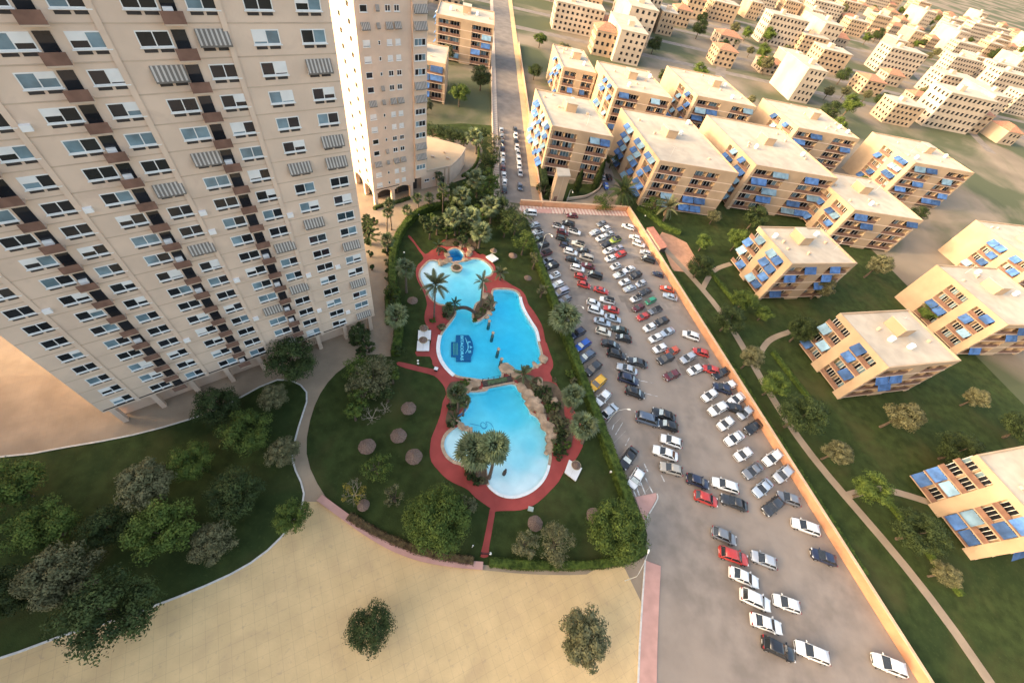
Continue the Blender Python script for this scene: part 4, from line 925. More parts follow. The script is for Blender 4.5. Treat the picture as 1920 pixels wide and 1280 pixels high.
for i, (cp, rr, m, h) in enumerate([((726,492),7,M_leafolive,1.2),((729,508),8,M_leafdark,1.2),((728,522),7,M_leafolive,1.0),((740,535),8,M_leafdark,1.4),((742,556),8,M_leaf,1.3),((737,572),9,M_leafdark,1.4),((745,590),7,M_leaf,1.2),((724,470),8,M_leafdark,1.3),((732,465),8,M_leaf,1.4),((690,452),7,M_leafdark,1.6),((694,475),6,M_leafdark,1.5),((697,500),5,M_leafdark,1.4),((700,415),8,M_leafdark,1.5),((668,640),12,M_leafdark,1.6),((676,660),10,M_leafdark,1.6)]):
    tn = {'leaf_dark': 'dark green', 'leaf_green': 'bright green', 'leaf_olive': 'olive brown'}[m.name]; o = tree_px(cp, rr, h*.7, tn+' bush along the walkway beside the nearest tower', m, 560+i, nc=18, nl=70, name='bush', cat='shrub'); o['group'] = tn+' bushes along the walkway'
for i, (cp, rr, m) in enumerate([((672,690),26,M_leaf),((715,685),22,M_leafolive),((668,725),20,M_leafolive),((712,722),20,M_leafolive),((735,700),15,M_leaf),((662,770),16,M_leaf),((725,735),14,M_leafdark)]):
    tree_px(cp, rr, 3.4, ['green tree top at the left edge above the thinning tree', 'olive tree beside the start of the left red path', 'dry olive tree at the very left edge', 'dry olive tree right of the leafless branches', 'green low tree below the left red path', 'green tree at the left edge level with the upper parasol', 'small dark tree between the thinning tree and the upper parasol'][i], m, 590+i, nc=34, nl=90, leaf=.12, hollow=.3)
# bare, pale trees
def bare_tree(base, h, R, label, seed, leafm=None):
    r = random.Random(seed); t = thing('bare_tree', base, label, 'tree'); mb = MB()
    def grow(p, d, L, rad, n):
        q = p+d*L; mb.tube([p, p.lerp(q, .5)+Vector((r.uniform(-.1,.1), r.uniform(-.1,.1), 0))*L, q], [rad, rad*.8, rad*.55], 5, cap=False)
        if n:
            for k in range(r.choice([2, 3, 3])):
                e = (d+Vector((r.uniform(-1,1), r.uniform(-1,1), r.uniform(-.2,.6)))*.8).normalized(); grow(q, e, L*r.uniform(.55,.8), rad*.55, n-1)
    grow(Vector((0,0,-.1)), Vector((0,0,1)), h*.3, .13, 0)
    for k in range(5):
        a = k*1.26+r.uniform(-.3,.3); grow(Vector((0,0,h*.3)), Vector((math.cos(a), math.sin(a), .7)).normalized(), R*.42, .08, 4)
    mb.build('branches', M_twig, t)
    if leafm:
        me, _ = crown_mesh('crown', seed, (R*.8, R*.8, h*.3), 12, 40, .12, leafm, .2); c = link('crown', me, t); c.location.z = h*.75
    return t
bare_tree(G(698,787), 2.6, 1.9, 'pale leafless tree on the lawn left of the upper straw parasol', 3)
bare_tree(G(722,771), 2.2, 1.4, 'small pale bare shrub nearest the upper straw parasol', 5)
bare_tree(G(667,930), 3.2, 2.2, 'half bare tree with yellow leaves at the lower left edge', 4, M_leafyellow)
bare_tree(G(688,735), 3.6, 2.6, 'leafless branches amid the thinning tree', 8, M_leafyellow)
# conifer with level tiers between the towers
def tiered_conifer(base, h, R, label):
    t = thing('tiered_conifer', base, label, 'tree'); link('trunk', trunk_mesh(h, .2, .04), t)
    for k in range(9):
        z = h*(.2+.085*k); L = R*(1-.095*k)
        for j in range(6):
            a = j*1.047+k*.5; mb = MB(); d = Vector((math.cos(a), math.sin(a), .08)); s = Vector((-d.y, d.x, 0)); e = d*L
            mb.tube([(0,0,0), d*L*.5, e], [.06,.045,.02], 4)
            for i in range(14):
                u = .2+.8*i/14
                for sg in (-1,1):
                    b = d*L*u; tip = b+(s*sg*.30+d*.16+Vector((0,0,.10)))*(1.25-u*.6); mb.add([b-d*.07, b+d*.07, tip+d*.08, tip-d*.06], [(0,1,2,3)])
            o = mb.build('branch', M_leafdark, t); o.location.z = z
    return t
tiered_conifer(G(694,458), 9.0, 3.4, 'star-shaped tiered conifer between the nearest tower and the walkway')
# cypresses
def cypress(base, h, R, label, seed):
    r = random.Random(seed); t = thing('cypress', base, label, 'tree'); link('trunk', trunk_mesh(1.2, .16, .12), t)
    V = []; Fc = []
    for i in range(3600):
        z = r.random(); rad = R*(math.sin(math.pi*min(1, .12+z*.88))**.6)*(1-.55*z)*r.uniform(.75, 1.08)*(1+.15*math.sin(z*23+seed)); a = r.uniform(0, 6.283)
        c = Vector((math.cos(a)*rad, math.sin(a)*rad, .4+z*(h-.5))); n = Vector((math.cos(a), math.sin(a), .3)); u = Vector((-n.y, n.x, 0)); w = Vector((n.x*.35, n.y*.35, 1)); s = .13
        k = len(V); V += [c-u*s*.6, c-w*s, c+u*s*.6, c+w*s*1.5]; Fc.append((k,k+1,k+2,k+3))
    mb = MB(); mb.add(V, Fc); mb.tube([(0,0,.5),(0,0,h*.5),(0,0,h*.85)], [R*.5,R*.55,R*.15], 8); mb.build('crown', M_leafdark, t); return t
cypress(G(1078,362), height_at(G(1078,362), (1084,314)), 1.5, 'shorter cypress just right of the stair block', 1)
cypress(G(1114,356), height_at(G(1114,356), (1127,296)), 1.7, 'taller cypress against the right balconies', 2)
# ---- hedges
def hedge(name, line, w, h, label, m, seed, dens=42, leaf=.12, core=True):
    r = random.Random(seed); t = thing(name, line[0], label, 'hedge'); off = line[0]; L = arc_resample([p-off for p in line], .5)
    mb = MB()
    n = len(L); A = []; 
    for i in range(n):
        d = L[min(i+1,n-1)]-L[max(i-1,0)]; d.z = 0; d.normalize(); s = Vector((-d.y, d.x, 0)); ww = w/2*(1+.14*noise.noise(L[i]*.5+Vector((seed,0,0))))-.1; hh = h*(1+.08*noise.noise(L[i]*.4+Vector((0,seed,0))))-.1
        A.append((L[i], s, ww, hh))
    v = []
    for p, s, ww, hh in A: v += [p-s*ww+Vector((0,0,-.03)), p-s*ww*.95+Vector((0,0,hh*.9)), p-s*ww*.7+Vector((0,0,hh)), p+s*ww*.7+Vector((0,0,hh)), p+s*ww*.95+Vector((0,0,hh*.9)), p+s*ww+Vector((0,0,-.03))]
    f = [(6*i+k, 6*i+k+1, 6*i+7+k, 6*i+6+k) for i in range(n-1) for k in range(5)]+[(5,4,3,2,1,0), tuple(6*(n-1)+k for k in range(6))]
    mb.add(v, f)
    V = []; Fc = []
    for i in range(n-1):
        p, s, ww, hh = A[i]; dv = L[i+1]-p
        for k in range(int(dens*(w+2*h)*.5)):
            u = r.random()*(w+2*h); q = p+dv*r.random()
            if u < h: c = q-s*(ww+.06)+Vector((0,0,u*hh/h)); nn = -s
            elif u < h+w: c = q+s*((u-h)/w*2-1)*ww+Vector((0,0,hh+.04)); nn = Vector((0,0,1))
            else: c = q+s*(ww+.06)+Vector((0,0,(u-h-w)*hh/h)); nn = s
            c = c+nn*r.uniform(-.06,.12)*(1.6 if r.random() < .15 else 1); nn = (nn+Vector((r.uniform(-.8,.8), r.uniform(-.8,.8), r.uniform(-.3,.8)))).normalized(); a = nn.orthogonal().normalized(); a.rotate(Matrix.Rotation(r.uniform(0,6.28), 3, nn)); b = nn.cross(a); z = leaf*r.uniform(.6,1.3); k0 = len(V)
            V += [c-a*z, c-b*z*.55, c+a*z, c+b*z*.55]; Fc.append((k0,k0+1,k0+2,k0+3))
    mb.add(V, Fc); mb.build('foliage', m, t); return t
hl = cpA-ux*1.45
hedge('hedge', [hl+uy*7, hl-uy*20, hl-uy*40, hl-uy*66.5], 1.9, 1.75, 'long clipped hedge between garden and car park', M_hedge, 1)
hedge('hedge', smooth(ground_pts([(741,668),(746,640),(748,612),(745,580),(738,545),(736,510),(739,475),(748,446),(768,418),(788,402),(815,392),(850,388),(884,390)]), 4, False), 1.7, 1.8, 'curving hedge along the left and top of the garden', M_hedge, 2)
hedge('hedge', smooth(ground_pts([(655,968),(690,990),(740,1015),(795,1036),(850,1047),(893,1052)]), 4, False), 1.2, .9, 'low brownish hedge behind the curved kerb wall', M_hedgebrown, 3)
hedge('hedge', smooth(ground_pts([(917,1054),(1000,1060),(1100,1060),(1170,1050),(1208,1030)]), 4, False), 1.3, 1.1, 'hedge along the bottom edge of the garden', M_hedge, 4)
hedge('hedge', smooth(ground_pts([(727,560),(729,585),(728,612)]), 3, False), 1.2, 1.2, 'short hedge beside the walkway under the broad palm', M_hedge, 5)
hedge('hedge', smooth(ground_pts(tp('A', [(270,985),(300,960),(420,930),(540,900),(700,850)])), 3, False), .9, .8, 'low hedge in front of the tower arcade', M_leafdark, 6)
hedge('hedge', smooth(ground_pts(tp('B', [(40,590),(120,540),(190,470),(225,400),(240,330),(235,230)])), 3, False), .7, .9, 'low hedge around the pavilion terrace', M_hedge, 7)
hedge('hedge', [gp+ux*1.2-uy*3, gp+ux*1.2-uy*40, gp+ux*1.2-uy*100], 1.0, 1.2, 'hedge behind the orange boundary wall', M_hedge, 8, dens=30)
for hk in range(3):
    hedge('hedge', [gp+ux*(14+hk*1.5)-uy*(20+hk*34), gp+ux*(15+hk*1.5)-uy*(38+hk*34)], 1.1, 1.0, ['upper','middle','lower'][hk]+' clipped hedge in the lawn beyond the boundary wall', M_hedge, 30+hk, dens=26)
hedge('hedge', [wr+st_n*1.6+st_d*8, wr+st_n*1.8+st_d*30, wr+st_n*2+st_d*62], 2.2, 2.4, 'tall hedge behind the orange street wall', M_leafdark, 9, dens=30, leaf=.16)
hedge('hedge', smooth([G(1195,392), G(1225,412), G(1245,428), G(1275,440)], 3, False), 1.4, 1.4, 'hedge in the garden before the awning block', M_hedge, 10, dens=34)
hedge('hedge', [G(790,247), G(830,250), G(880,262)], 3.0, 2.2, 'thick dark hedge behind the pavilion', M_leafdark, 12, dens=26, leaf=.17)
# shrubs round the pools
SH = [((842,584),9,M_leafdark,1.0),((836,589),7,M_leafdark,.8),((812,600),6,M_leaf,.5),((827,612),8,M_leafolive,.8),((897,590),7,M_leafolive,.7),((905,582),6,M_leaf,.6),((911,573),5,M_leafolive,.7),((890,600),5,M_leaf,.4),((924,580),5,M_leafolive,.6),
      ((1000,725),9,M_leafolive,.8),((1018,738),10,M_leafdark,1.2),((1032,752),8,M_leafdark,1.0),((1008,712),7,M_leafolive,.7),((1040,775),11,M_leafolive,1.2),((1058,790),9,M_leafolive,1.0),((1050,815),11,M_leafdark,1.1),((1045,842),10,M_leaf,1.0),((1062,832),8,M_leaf,.9),((1070,702),10,M_leaf,1.0),((1075,715),8,M_leafolive,.9),
      ((1012,728),8,M_leafolive,1.0),((1025,730),8,M_leafdark,1.0),((1006,738),7,M_leafdark,.9),((1024,748),8,M_leafolive,1.0),((1030,765),9,M_leaf,1.0),((1045,760),8,M_leafdark,1.0),((1048,790),10,M_leafolive,1.2),((1055,803),9,M_leafdark,1.1),((1042,803),8,M_leafolive,1.0),((1052,826),9,M_leafdark,1.1),((1058,843),9,M_leafdark,1.0),((1046,854),9,M_leafdark,1.0),((1038,830),7,M_leafolive,.9),((1030,738),6,M_leafolive,.8),((1062,812),8,M_leafolive,1.0),((1036,786),7,M_leafolive,.9),
      ((880,888),11,M_leafdark,1.0),((893,900),9,M_leafdark,.8),((878,872),9,M_leafdark,1.1),((905,900),6,M_leafolive,.6),((848,795),9,M_leafdark,.9),((862,722),9,M_leaf,1.0),((875,714),8,M_leaf,.7),((846,762),8,M_leafdark,.8),((860,758),8,M_leafdark,.8),((855,457),6,M_leafdark,.8),((830,470),8,M_leafdark,.9),((880,460),5,M_leafolive,.6),((990,690),6,M_leafolive,.6),((1040,712),5,M_leafolive,.5)]
where = ['left of the arched footbridge', 'below the arched footbridge', 'at the foot of the slender palm', 'on the left pool bank', 'on the pool island']
for i, (cp, rr, m, h) in enumerate(SH):
    zone = ('around the pool island and the arched footbridge' if cp[1] < 620 and cp[1] > 500 else 'around the whirlpool rocks' if cp[1] <= 500 else 'at the foot of the twin palms' if cp[1] > 860 and cp[0] < 920 else 'on the left bank of the lower pool' if cp[0] < 900 else 'in the planted slope behind the lower pool rocks')
    tn = {'leaf_dark': 'dark green', 'leaf_green': 'bright green', 'leaf_olive': 'olive'}[m.name]
    o = shrub_px(cp, rr, tn+' shrub '+zone, m, 100+i, h=h); o['group'] = tn+' shrubs '+zone
# planting outside the photograph's frame: street and garden trees of the quarter
PROT = []
for k, (m, R) in enumerate([(M_leaf, 2.6), (M_leafdark, 3.0), (M_leafolive, 2.4)]):
    PROT.append(tree(Vector((0,0,-100)), 4.2, (R, R, R*.8), 'x', m, 300+k, nc=62, nl=170, leaf=.13, hollow=.35))
spots = [(1310,470),(1300,520),(1330,420),(1370,470),(1350,620),(1390,690),(1430,740),(1470,800),(1540,860),(1600,930),(1680,1010),(1740,1080),(1420,600),(1400,430),(1450,520),(1380,580),(1480,640),(1520,560),(1560,700),(1600,620),(1650,800),(1700,700),(1760,860),(1800,760),(1850,900),(1880,820),(1620,520),(1720,600),(1820,640),(1500,470),(1580,440),
         (560,700),(520,760),(480,830),(420,780),(540,860),(380,880),(460,940),(300,930),(340,1010),(230,1000),(180,1090),(120,1000),(60,1120),(420,1030),(560,980),(700,1180),(1080,1200),(60,930),(260,1150),
         (620,200),(560,150),(500,100),(440,60),(350,30),(700,210),(800,215),(860,200),(900,170),(760,180),(700,120),(640,80),(840,120),(880,70),(780,60),(700,20),(560,30),(1000,150),(1060,110),(1010,90),(1300,300),(1290,360),(1340,330),(1420,300),(1500,330),(1600,360),(1700,420),(1800,480),(1880,540),(1240,160),(1400,200),(1560,250),(1700,300)]
first = set()
for i, (x, y) in enumerate(spots):
    k = i % 3; p = G(x, y); o = PROT[k] if k not in first else copy_tree(PROT[k]); first.add(k)
    o.location = p; o.rotation_euler.z = rp.uniform(0, 6.28); s = rp.uniform(.75, 1.35); o.scale = (s, s, s*rp.uniform(.85, 1.1))
    tag(o, ['bright green', 'dark green', 'olive'][k]+' round-crowned tree in the quarter around the pool garden and car park', 'tree', ['bright green', 'dark green', 'olive'][k]+' trees of the surrounding quarter')
for i in range(420):
    x = rp.uniform(-200, 900); y = rp.uniform(225, 900); q = proj((x, y, 0))
    if not (0 < q[0] < 1930 and -20 < q[1] < 240): continue
    if abs((Vector((x, y, 0))-s0).dot(st_n)-5) < 9: continue
    k = i % 3; o = copy_tree(PROT[k]); o.location = (x, y, 0); s = rp.uniform(.9, 1.8); o.scale = (s, s, s)
    tag(o, ['bright green', 'dark green', 'olive'][k]+' round-crowned tree in the quarter around the pool garden and car park', 'tree', ['bright green', 'dark green', 'olive'][k]+' trees of the surrounding quarter')
# ================================================================ cars
PAINT = {}
def paint(name, c, metal=.0):
    m = mat('car_paint_'+name, c, .32, .04, .6, spec=.5, metal=metal, coat=.5, obj=True); PAINT[name] = m; return m
for n_, c_ in dict(white=(.74,.74,.72), cream=(.64,.60,.50), silver=(.44,.46,.48), grey=(.20,.21,.225), slate=(.10,.13,.18), black=(.012,.012,.014), charcoal=(.030,.032,.036), navy=(.014,.020,.05), darkgreen=(.018,.030,.024), red=(.46,.035,.025), maroon=(.11,.014,.018), orangered=(.52,.075,.025), blue=(.010,.085,.40), yellow=(.72,.38,.02), lime=(.26,.34,.03), green=(.02,.26,.13), lilac=(.36,.36,.42), beige=(.40,.36,.30), bluesilver=(.42,.48,.54)).items(): paint(n_, c_, .3 if n_ in ('silver', 'grey', 'bluesilver', 'slate', 'lilac') else 0)
M_tyre = mat('tyre_rubber', (.018,.018,.018), .85, .2, 5); M_rim = mat('wheel_rim', (.42,.42,.43), .35, .1, 5, metal=.7)
M_carglass = mat('car_glass', (.015,.019,.022), .06, .2, 1, spec=.7); M_head = mat('headlight_lens', (.62,.62,.60), .15, .05, 3, spec=.6); M_tail = mat('taillight_lens', (.28,.012,.010), .2, .1, 3, spec=.6)
M_glare = mat('pale_glare_sheet', (.40,.47,.48), .4, .15, 4, metal=.2); M_plate = mat('number_plate', (.72,.71,.68), .5, .05, 5); M_trim = mat('black_trim', (.022,.022,.024), .7, .2, 4)  # pale panel colour paints bright windscreen reflections; real sheet on one car
# profile stations along the car: x, half width, sill z, waist z ; cabin: x of windscreen foot, roof front, roof rear, rear window foot; roof z
TYPES = dict(
 hatch=dict(L=3.95, W=1.72, st=[(-1.97,.70,.34,.72),(-1.88,.80,.26,.90),(-1.3,.86,.22,.95),(0,.86,.22,.93),(.9,.86,.22,.90),(1.45,.83,.22,.84),(1.82,.76,.24,.74),(1.97,.62,.32,.60)], cab=(1.02,.30,-1.35,-1.86), rz=1.47, belt=.92),
 sedan=dict(L=4.5, W=1.76, st=[(-2.25,.70,.34,.78),(-2.15,.80,.26,.92),(-1.5,.87,.22,.95),(0,.88,.22,.92),(.95,.88,.22,.90),(1.6,.85,.22,.84),(2.08,.76,.24,.72),(2.25,.62,.32,.58)], cab=(1.02,.25,-1.0,-1.72), rz=1.42, belt=.92),
 suv=dict(L=4.4, W=1.84, st=[(-2.2,.76,.42,.86),(-2.1,.86,.32,1.08),(-1.4,.91,.28,1.12),(0,.92,.28,1.08),(.95,.92,.28,1.05),(1.6,.89,.28,1.0),(2.05,.80,.30,.88),(2.2,.68,.40,.72)], cab=(1.15,.45,-1.65,-2.08), rz=1.68, belt=1.07),
 estate=dict(L=4.6, W=1.78, st=[(-2.3,.74,.36,.78),(-2.2,.84,.26,.94),(-1.5,.88,.22,.97),(0,.89,.22,.94),(1.0,.88,.22,.91),(1.65,.85,.22,.85),(2.12,.76,.24,.73),(2.3,.62,.32,.6)], cab=(1.1,.35,-1.75,-2.2), rz=1.48, belt=.93),
 van=dict(L=4.5, W=1.86, st=[(-2.25,.84,.36,.95),(-2.2,.90,.28,1.12),(-1.4,.93,.26,1.14),(0,.93,.26,1.12),(1.2,.92,.26,1.08),(1.75,.88,.26,.98),(2.1,.78,.28,.84),(2.25,.64,.36,.68)], cab=(1.75,.85,-2.0,-2.19), rz=1.86, belt=1.10))
def car_meshes(d):
    ms = {}; st = d['st']; mb = MB(); rings = []
    for x, hw, zs, zw in st:
        rings.append([(x,-hw*.94,zs),(x,-hw,zs+(zw-zs)*.45),(x,-hw*.97,zw-.07),(x,-hw*.86,zw),(x,0,zw+.025),(x,hw*.86,zw),(x,hw*.97,zw-.07),(x,hw,zs+(zw-zs)*.45),(x,hw*.94,zs)])
    n = 9; v = [p for r in rings for p in r]; f = []
    for i in range(len(rings)-1):
        for k in range(n-1): f.append((i*n+k, (i+1)*n+k, (i+1)*n+k+1, i*n+k+1))
        f.append((i*n+n-1, (i+1)*n+n-1, (i+1)*n, i*n))
    f += [tuple(range(n)), tuple(range((len(rings)-1)*n+n-1, (len(rings)-1)*n-1, -1))]
    mb.add(v, f); ms['body'] = mb.mesh('body', (PAINT['white'],), flat=False)
    me = ms['body']; me.polygons[-1].use_smooth = False; me.polygons[-2].use_smooth = False
    xw, xf, xr, xb = d['cab']; rz = d['rz']; b = d['belt']; hw = d['W']/2-.07; hr = hw-.14
    # roof panel with pillars and rails (body colour), slightly outside the glass
    mb = MB(); g = .012
    top = [(xf,-hr,rz-.04),(xr,-hr,rz-.05),(xr,hr,rz-.05),(xf,hr,rz-.04)]; mid = [((xf*.75+xr*.25), -hr*.8, rz), ((xf*.3+xr*.7), -hr*.8, rz), ((xf*.3+xr*.7), hr*.8, rz), ((xf*.75+xr*.25), hr*.8, rz)]
    mb.add([(p[0],p[1],p[2]+g) for p in top+mid]+[(p[0],p[1],p[2]-.04) for p in top], [(4,7,6,5)[::-1],(0,1,5,4),(1,2,6,5),(2,3,7,6),(3,0,4,7),(0,8,9,1),(1,9,10,2),(2,10,11,3),(3,11,8,0)])
    def pil(a, c, w):
        a, c = Vector(a), Vector(c); mb.tube([a, c], w, 4)
    for s in (-1, 1):
        pil((xw-.04, s*(hw-.02), b-.03), (xf, s*hr, rz-.035), .035); pil((xb+.05, s*(hw-.04), b-.03), (xr, s*hr, rz-.045), .06)
        xm = (xf+xr)/2-.05; pil((xm, s*(hw+.005), b-.03), (xm, s*(hr+.005), rz-.04), .04)
    ms['roof'] = mb.mesh('roof', (PAINT['white'],), flat=False)
    def quad(nm, pts, m, t=.02):
        mb = MB(); c = [Vector(p) for p in pts]; nrm = (c[1]-c[0]).cross(c[2]-c[0]).normalized()*t; k = len(c)
        mb.add(c+[p-nrm for p in c], [tuple(range(k)), tuple(range(2*k-1, k-1, -1))]+[(i, k+i, k+(i+1) % k, (i+1) % k) for i in range(k)]); ms[nm] = mb.mesh(nm, (m,))
    quad('windscreen', [(xw,-hw+.05,b),(xw,hw-.05,b),(xf+.02,hr-.03,rz-.05),(xf+.02,-hr+.03,rz-.05)], M_carglass)
    quad('glare_sheet', [(xw-.09,-hw+.13,b+.035),(xw-.09,hw-.13,b+.035),(xf+.09,hr-.08,rz-.085),(xf+.09,-hr+.08,rz-.085)], M_glare, .01)
    quad('rear_window', [(xr-.02,-hr+.03,rz-.06),(xr-.02,hr-.03,rz-.06),(xb,hw-.08,b),(xb,-hw+.08,b)], M_carglass)
    for s, nm in ((-1, 'right_windows'), (1, 'left_windows')):
        p = [(xb+.06,s*(hw-.02),b-.02),(xw-.06,s*(hw-.02),b-.02),(xf,s*hr,rz-.05),(xr,s*hr,rz-.06)]
        quad(nm, p if s < 0 else p[::-1], M_carglass)
    mb = MB(); m_ = (xf+xr)/2; mb.box(m_-.15, xf-.12, -hr*.62, hr*.62, rz-.02, rz+.024); ms['sunroof'] = mb.mesh('sunroof', (M_carglass,))
    mb = MB(); mb.add([(xf-.02,-hr*.97,rz+.003),(xr+.02,-hr*.97,rz-.008),(xr+.02,hr*.97,rz-.008),(xf-.02,hr*.97,rz+.003),(xf*.7+xr*.3,-hr*.7,rz+.022),(xf*.3+xr*.7,-hr*.7,rz+.022),(xf*.3+xr*.7,hr*.7,rz+.022),(xf*.7+xr*.3,hr*.7,rz+.022)], [(4,5,6,7),(0,1,5,4),(1,2,6,5),(2,3,7,6),(3,0,4,7)]); ms['roof_skin'] = mb.mesh('roof_skin', (M_trim,))
    mb = MB(); mb.lathe([(.18,-.10),(.31,-.09),(.33,-.03),(.33,.05),(.30,.09),(.2,.09)], 14); v = [(x, z, y) for x, y, z in mb.v]; mb.v = v; ms['tyre'] = mb.mesh('tyre', (M_tyre,))
    mb = MB(); mb.lathe([(.05,.105),(.19,.10),(.20,.02)], 12); mb.v = [(x, z, y) for x, y, z in mb.v]; ms['rim'] = mb.mesh('rim', (M_rim,))
    xe = st[-2][0]; zf = st[-2][3]-.10; mb = MB()
    mb.box(-.09,.10,-.16,.16,-.075,.06); ms['lamp'] = mb.mesh('lamp', (M_head,))
    mb = MB(); mb.box(-.12,.04,-.05,.05,-.04,.06); mb.box(.0,.05,-.14,.14,-.03,.12); mb.v = [(p[0]-.02, p[1], p[2]) for p in mb.v]; ms['mirror'] = mb.mesh('mirror', (PAINT['white'],))
    mb = MB(); mb.box(-.01,.01,-.26,.26,-.055,.055); ms['plate'] = mb.mesh('plate', (M_plate,))
    mb = MB(); mb.box(-.02,.03,-.55,.55,-.09,.09); ms['grille'] = mb.mesh('grille', (M_trim,))
    return ms
CM = {k: car_meshes(v) for k, v in TYPES.items()}
rc = random.Random(3)
def car(loc, ang, typ, col, label, group, roofcol=None, glare=False, sunroof=False, scale=1.0):
    d = TYPES[typ]; ms = CM[typ]; st = d['st']; P_ = PAINT[col]
    r = thing('parked_car', loc, label, 'car', group, ang); scale *= .87+.21*max(0, min(1, (proj(loc)[1]-560)/190)); r.scale = (scale, scale, scale)
    b = link('body', ms['body'], r, P_)
    rf = link('roof', ms['roof'], r, P_)
    if roofcol: link('roof_skin', ms['roof_skin'], rf)
    if sunroof: link('sunroof', ms['sunroof'], rf)
    w = link('windscreen', ms['windscreen'], r)
    if glare:  # painted windscreen reflection, a pale panel over the glass
        q = link('glare_sheet', ms['glare_sheet'], w); q.location = (.10, 0, .035)
    link('rear_window', ms['rear_window'], r); link('side_window', ms['left_windows'], r); link('side_window', ms['right_windows'], r)
    hw = d['W']/2
    xa, xb = st[-1][0]-.78, st[0][0]+.72
    for x in (xa, xb):
        for s in (-1, 1):
            t = link('wheel', ms['tyre'], r); t.location = (x, s*(hw-.06), .33)
            if s < 0: t.rotation_euler.z = math.pi
            link('rim', ms['rim'], t)
    xe, zf = st[-2][0], st[-2][3]; xt, zt = st[1][0], st[1][3]
    for s in (-1, 1):
        h = link('headlight', ms['lamp'], r); h.location = (xe+.0, s*(hw-.28), zf-.06); h.rotation_euler.z = -s*.35
        h = link('taillight', ms['lamp'], r, M_tail); h.location = (xt-.02, s*(hw-.22), zt-.10); h.rotation_euler.z = math.pi+s*.2
        m_ = link('mirror', ms['mirror'], r, P_); m_.location = (d['cab'][0]-.22, s*(hw+.08), d['belt']+.03)
    p = link('number_plate', ms['plate'], r); p.location = (st[-1][0]+.012, 0, .42)
    p = link('number_plate', ms['plate'], r); p.location = (st[0][0]-.012, 0, .58)
    p = link('grille', ms['grille'], r); p.location = (st[-1][0]-.01, 0, .55)
    return r
ORD_ = ['first','second','third','fourth','fifth','sixth','seventh','eighth','ninth','tenth','eleventh','twelfth','thirteenth','fourteenth','fifteenth','sixteenth','seventeenth','eighteenth','nineteenth','twentieth','twenty-first','twenty-second','twenty-third','twenty-fourth','twenty-fifth','twenty-sixth','twenty-seventh','twenty-eighth','twenty-ninth','thirtieth','thirty-first','thirty-second']
TN = dict(hatch='hatchback', sedan='saloon', suv='SUV', estate='estate car', van='van')
CNAME = dict(slate='slate blue', darkgreen='very dark green', orangered='orange red', bluesilver='pale blue silver', charcoal='charcoal', lime='lime green', lilac='lilac grey')
LBL = set()
def row(cars, ang, rowname, group, frompt='from the top'):
    for i, c in enumerate(cars):
        t, x, y, typ, col = c[:5]; kw = dict(c[5]) if len(c) > 5 else {}
        a = kw.pop('ang', None); p = G(*px(t, x, y), .65); lb = kw.pop('label', None)
        A = (ang(px(t, x, y)) if callable(ang) else ang) if a is None else a
        A += rc.uniform(-2.5, 2.5)
        lb = lb or '%s %s, %s %s %s' % (CNAME.get(col, col), TN[typ], ORD[i], frompt, rowname)
        car(Vector((p.x, p.y, .006)), R_(A), typ, col, lb, group, **kw)
sh = dict(glare=True); dr = dict(roofcol=True); sr = dict(sunroof=True)
hang = lambda p: 225+(p[1]-400)/500*12+6*max(0, min(1, (p[1]-660)/60))
row([('T1',205,335,'hatch','silver',sh),('T1',255,450,'hatch','white',dict(roofcol=True, glare=True)),('T1',287,565,'hatch','darkgreen',sh),('T1',340,675,'estate','black',sh),('T1',392,815,'estate','maroon',dr),('T1',432,950,'hatch','grey'),('T1',505,1035,'suv','black',sh),('T1',548,1195,'hatch','white',sr),
     ('T3',238,295,'hatch','white',sh),('T3',305,430,'van','lilac'),('T3',370,552,'hatch','grey'),('T3',575,1140,'suv','navy'),('T5',208,298,'estate','blue',sh),('T5',255,432,'estate','slate',sh),('T5',332,578,'suv','charcoal'),('T5',382,760,'suv','yellow'),('T5',450,930,'hatch','white'),('T5',528,1092,'hatch','silver',dict(ang=52)),
     ('L',755,118,'sedan','black',sh),('L',845,358,'hatch','white',sh)], hang, 'in the garden hedge row', 'cars parked along the garden hedge')
row([('T1',128,128,'van','white',dict(ang=196,label='white van alone by the pink pavement at the top left of the car park'))], 180, '', 'cars parked along the top wall')
row([('T1',850,172,'hatch','maroon',dict(ang=198,glare=True,label='dark red hatchback by the top wall near the standing person'))], 180, '', 'cars parked along the top wall')
row([('T1',615,350,'hatch','white',dr),('T1',690,455,'hatch','maroon',sh),('T1',690,560,'estate','darkgreen'),('T1',738,685,'hatch','navy'),('T1',822,795,'suv','white'),('T1',858,925,'sedan','black',sh),('T1',940,1075,'suv','white'),
     ('T3',635,165,'hatch','red'),('T3',690,305,'hatch','red'),('T3',850,615,'hatch','white'),('T3',890,750,'suv','white'),('T3',1000,940,'sedan','bluesilver'),('T3',1020,1110,'hatch','cream'),
     ('T5',545,290,'sedan','black',sh),('T5',612,412,'suv','black'),('T5',738,585,'sedan','silver',dict(ang=177)),('T5',755,712,'suv','navy',sh),('T5',835,870,'hatch','black',sh),('T5',985,1195,'van','slate')], lambda p: 0-(p[1]-450)*.012, 'in the middle double row, left line', 'cars in the middle double row')
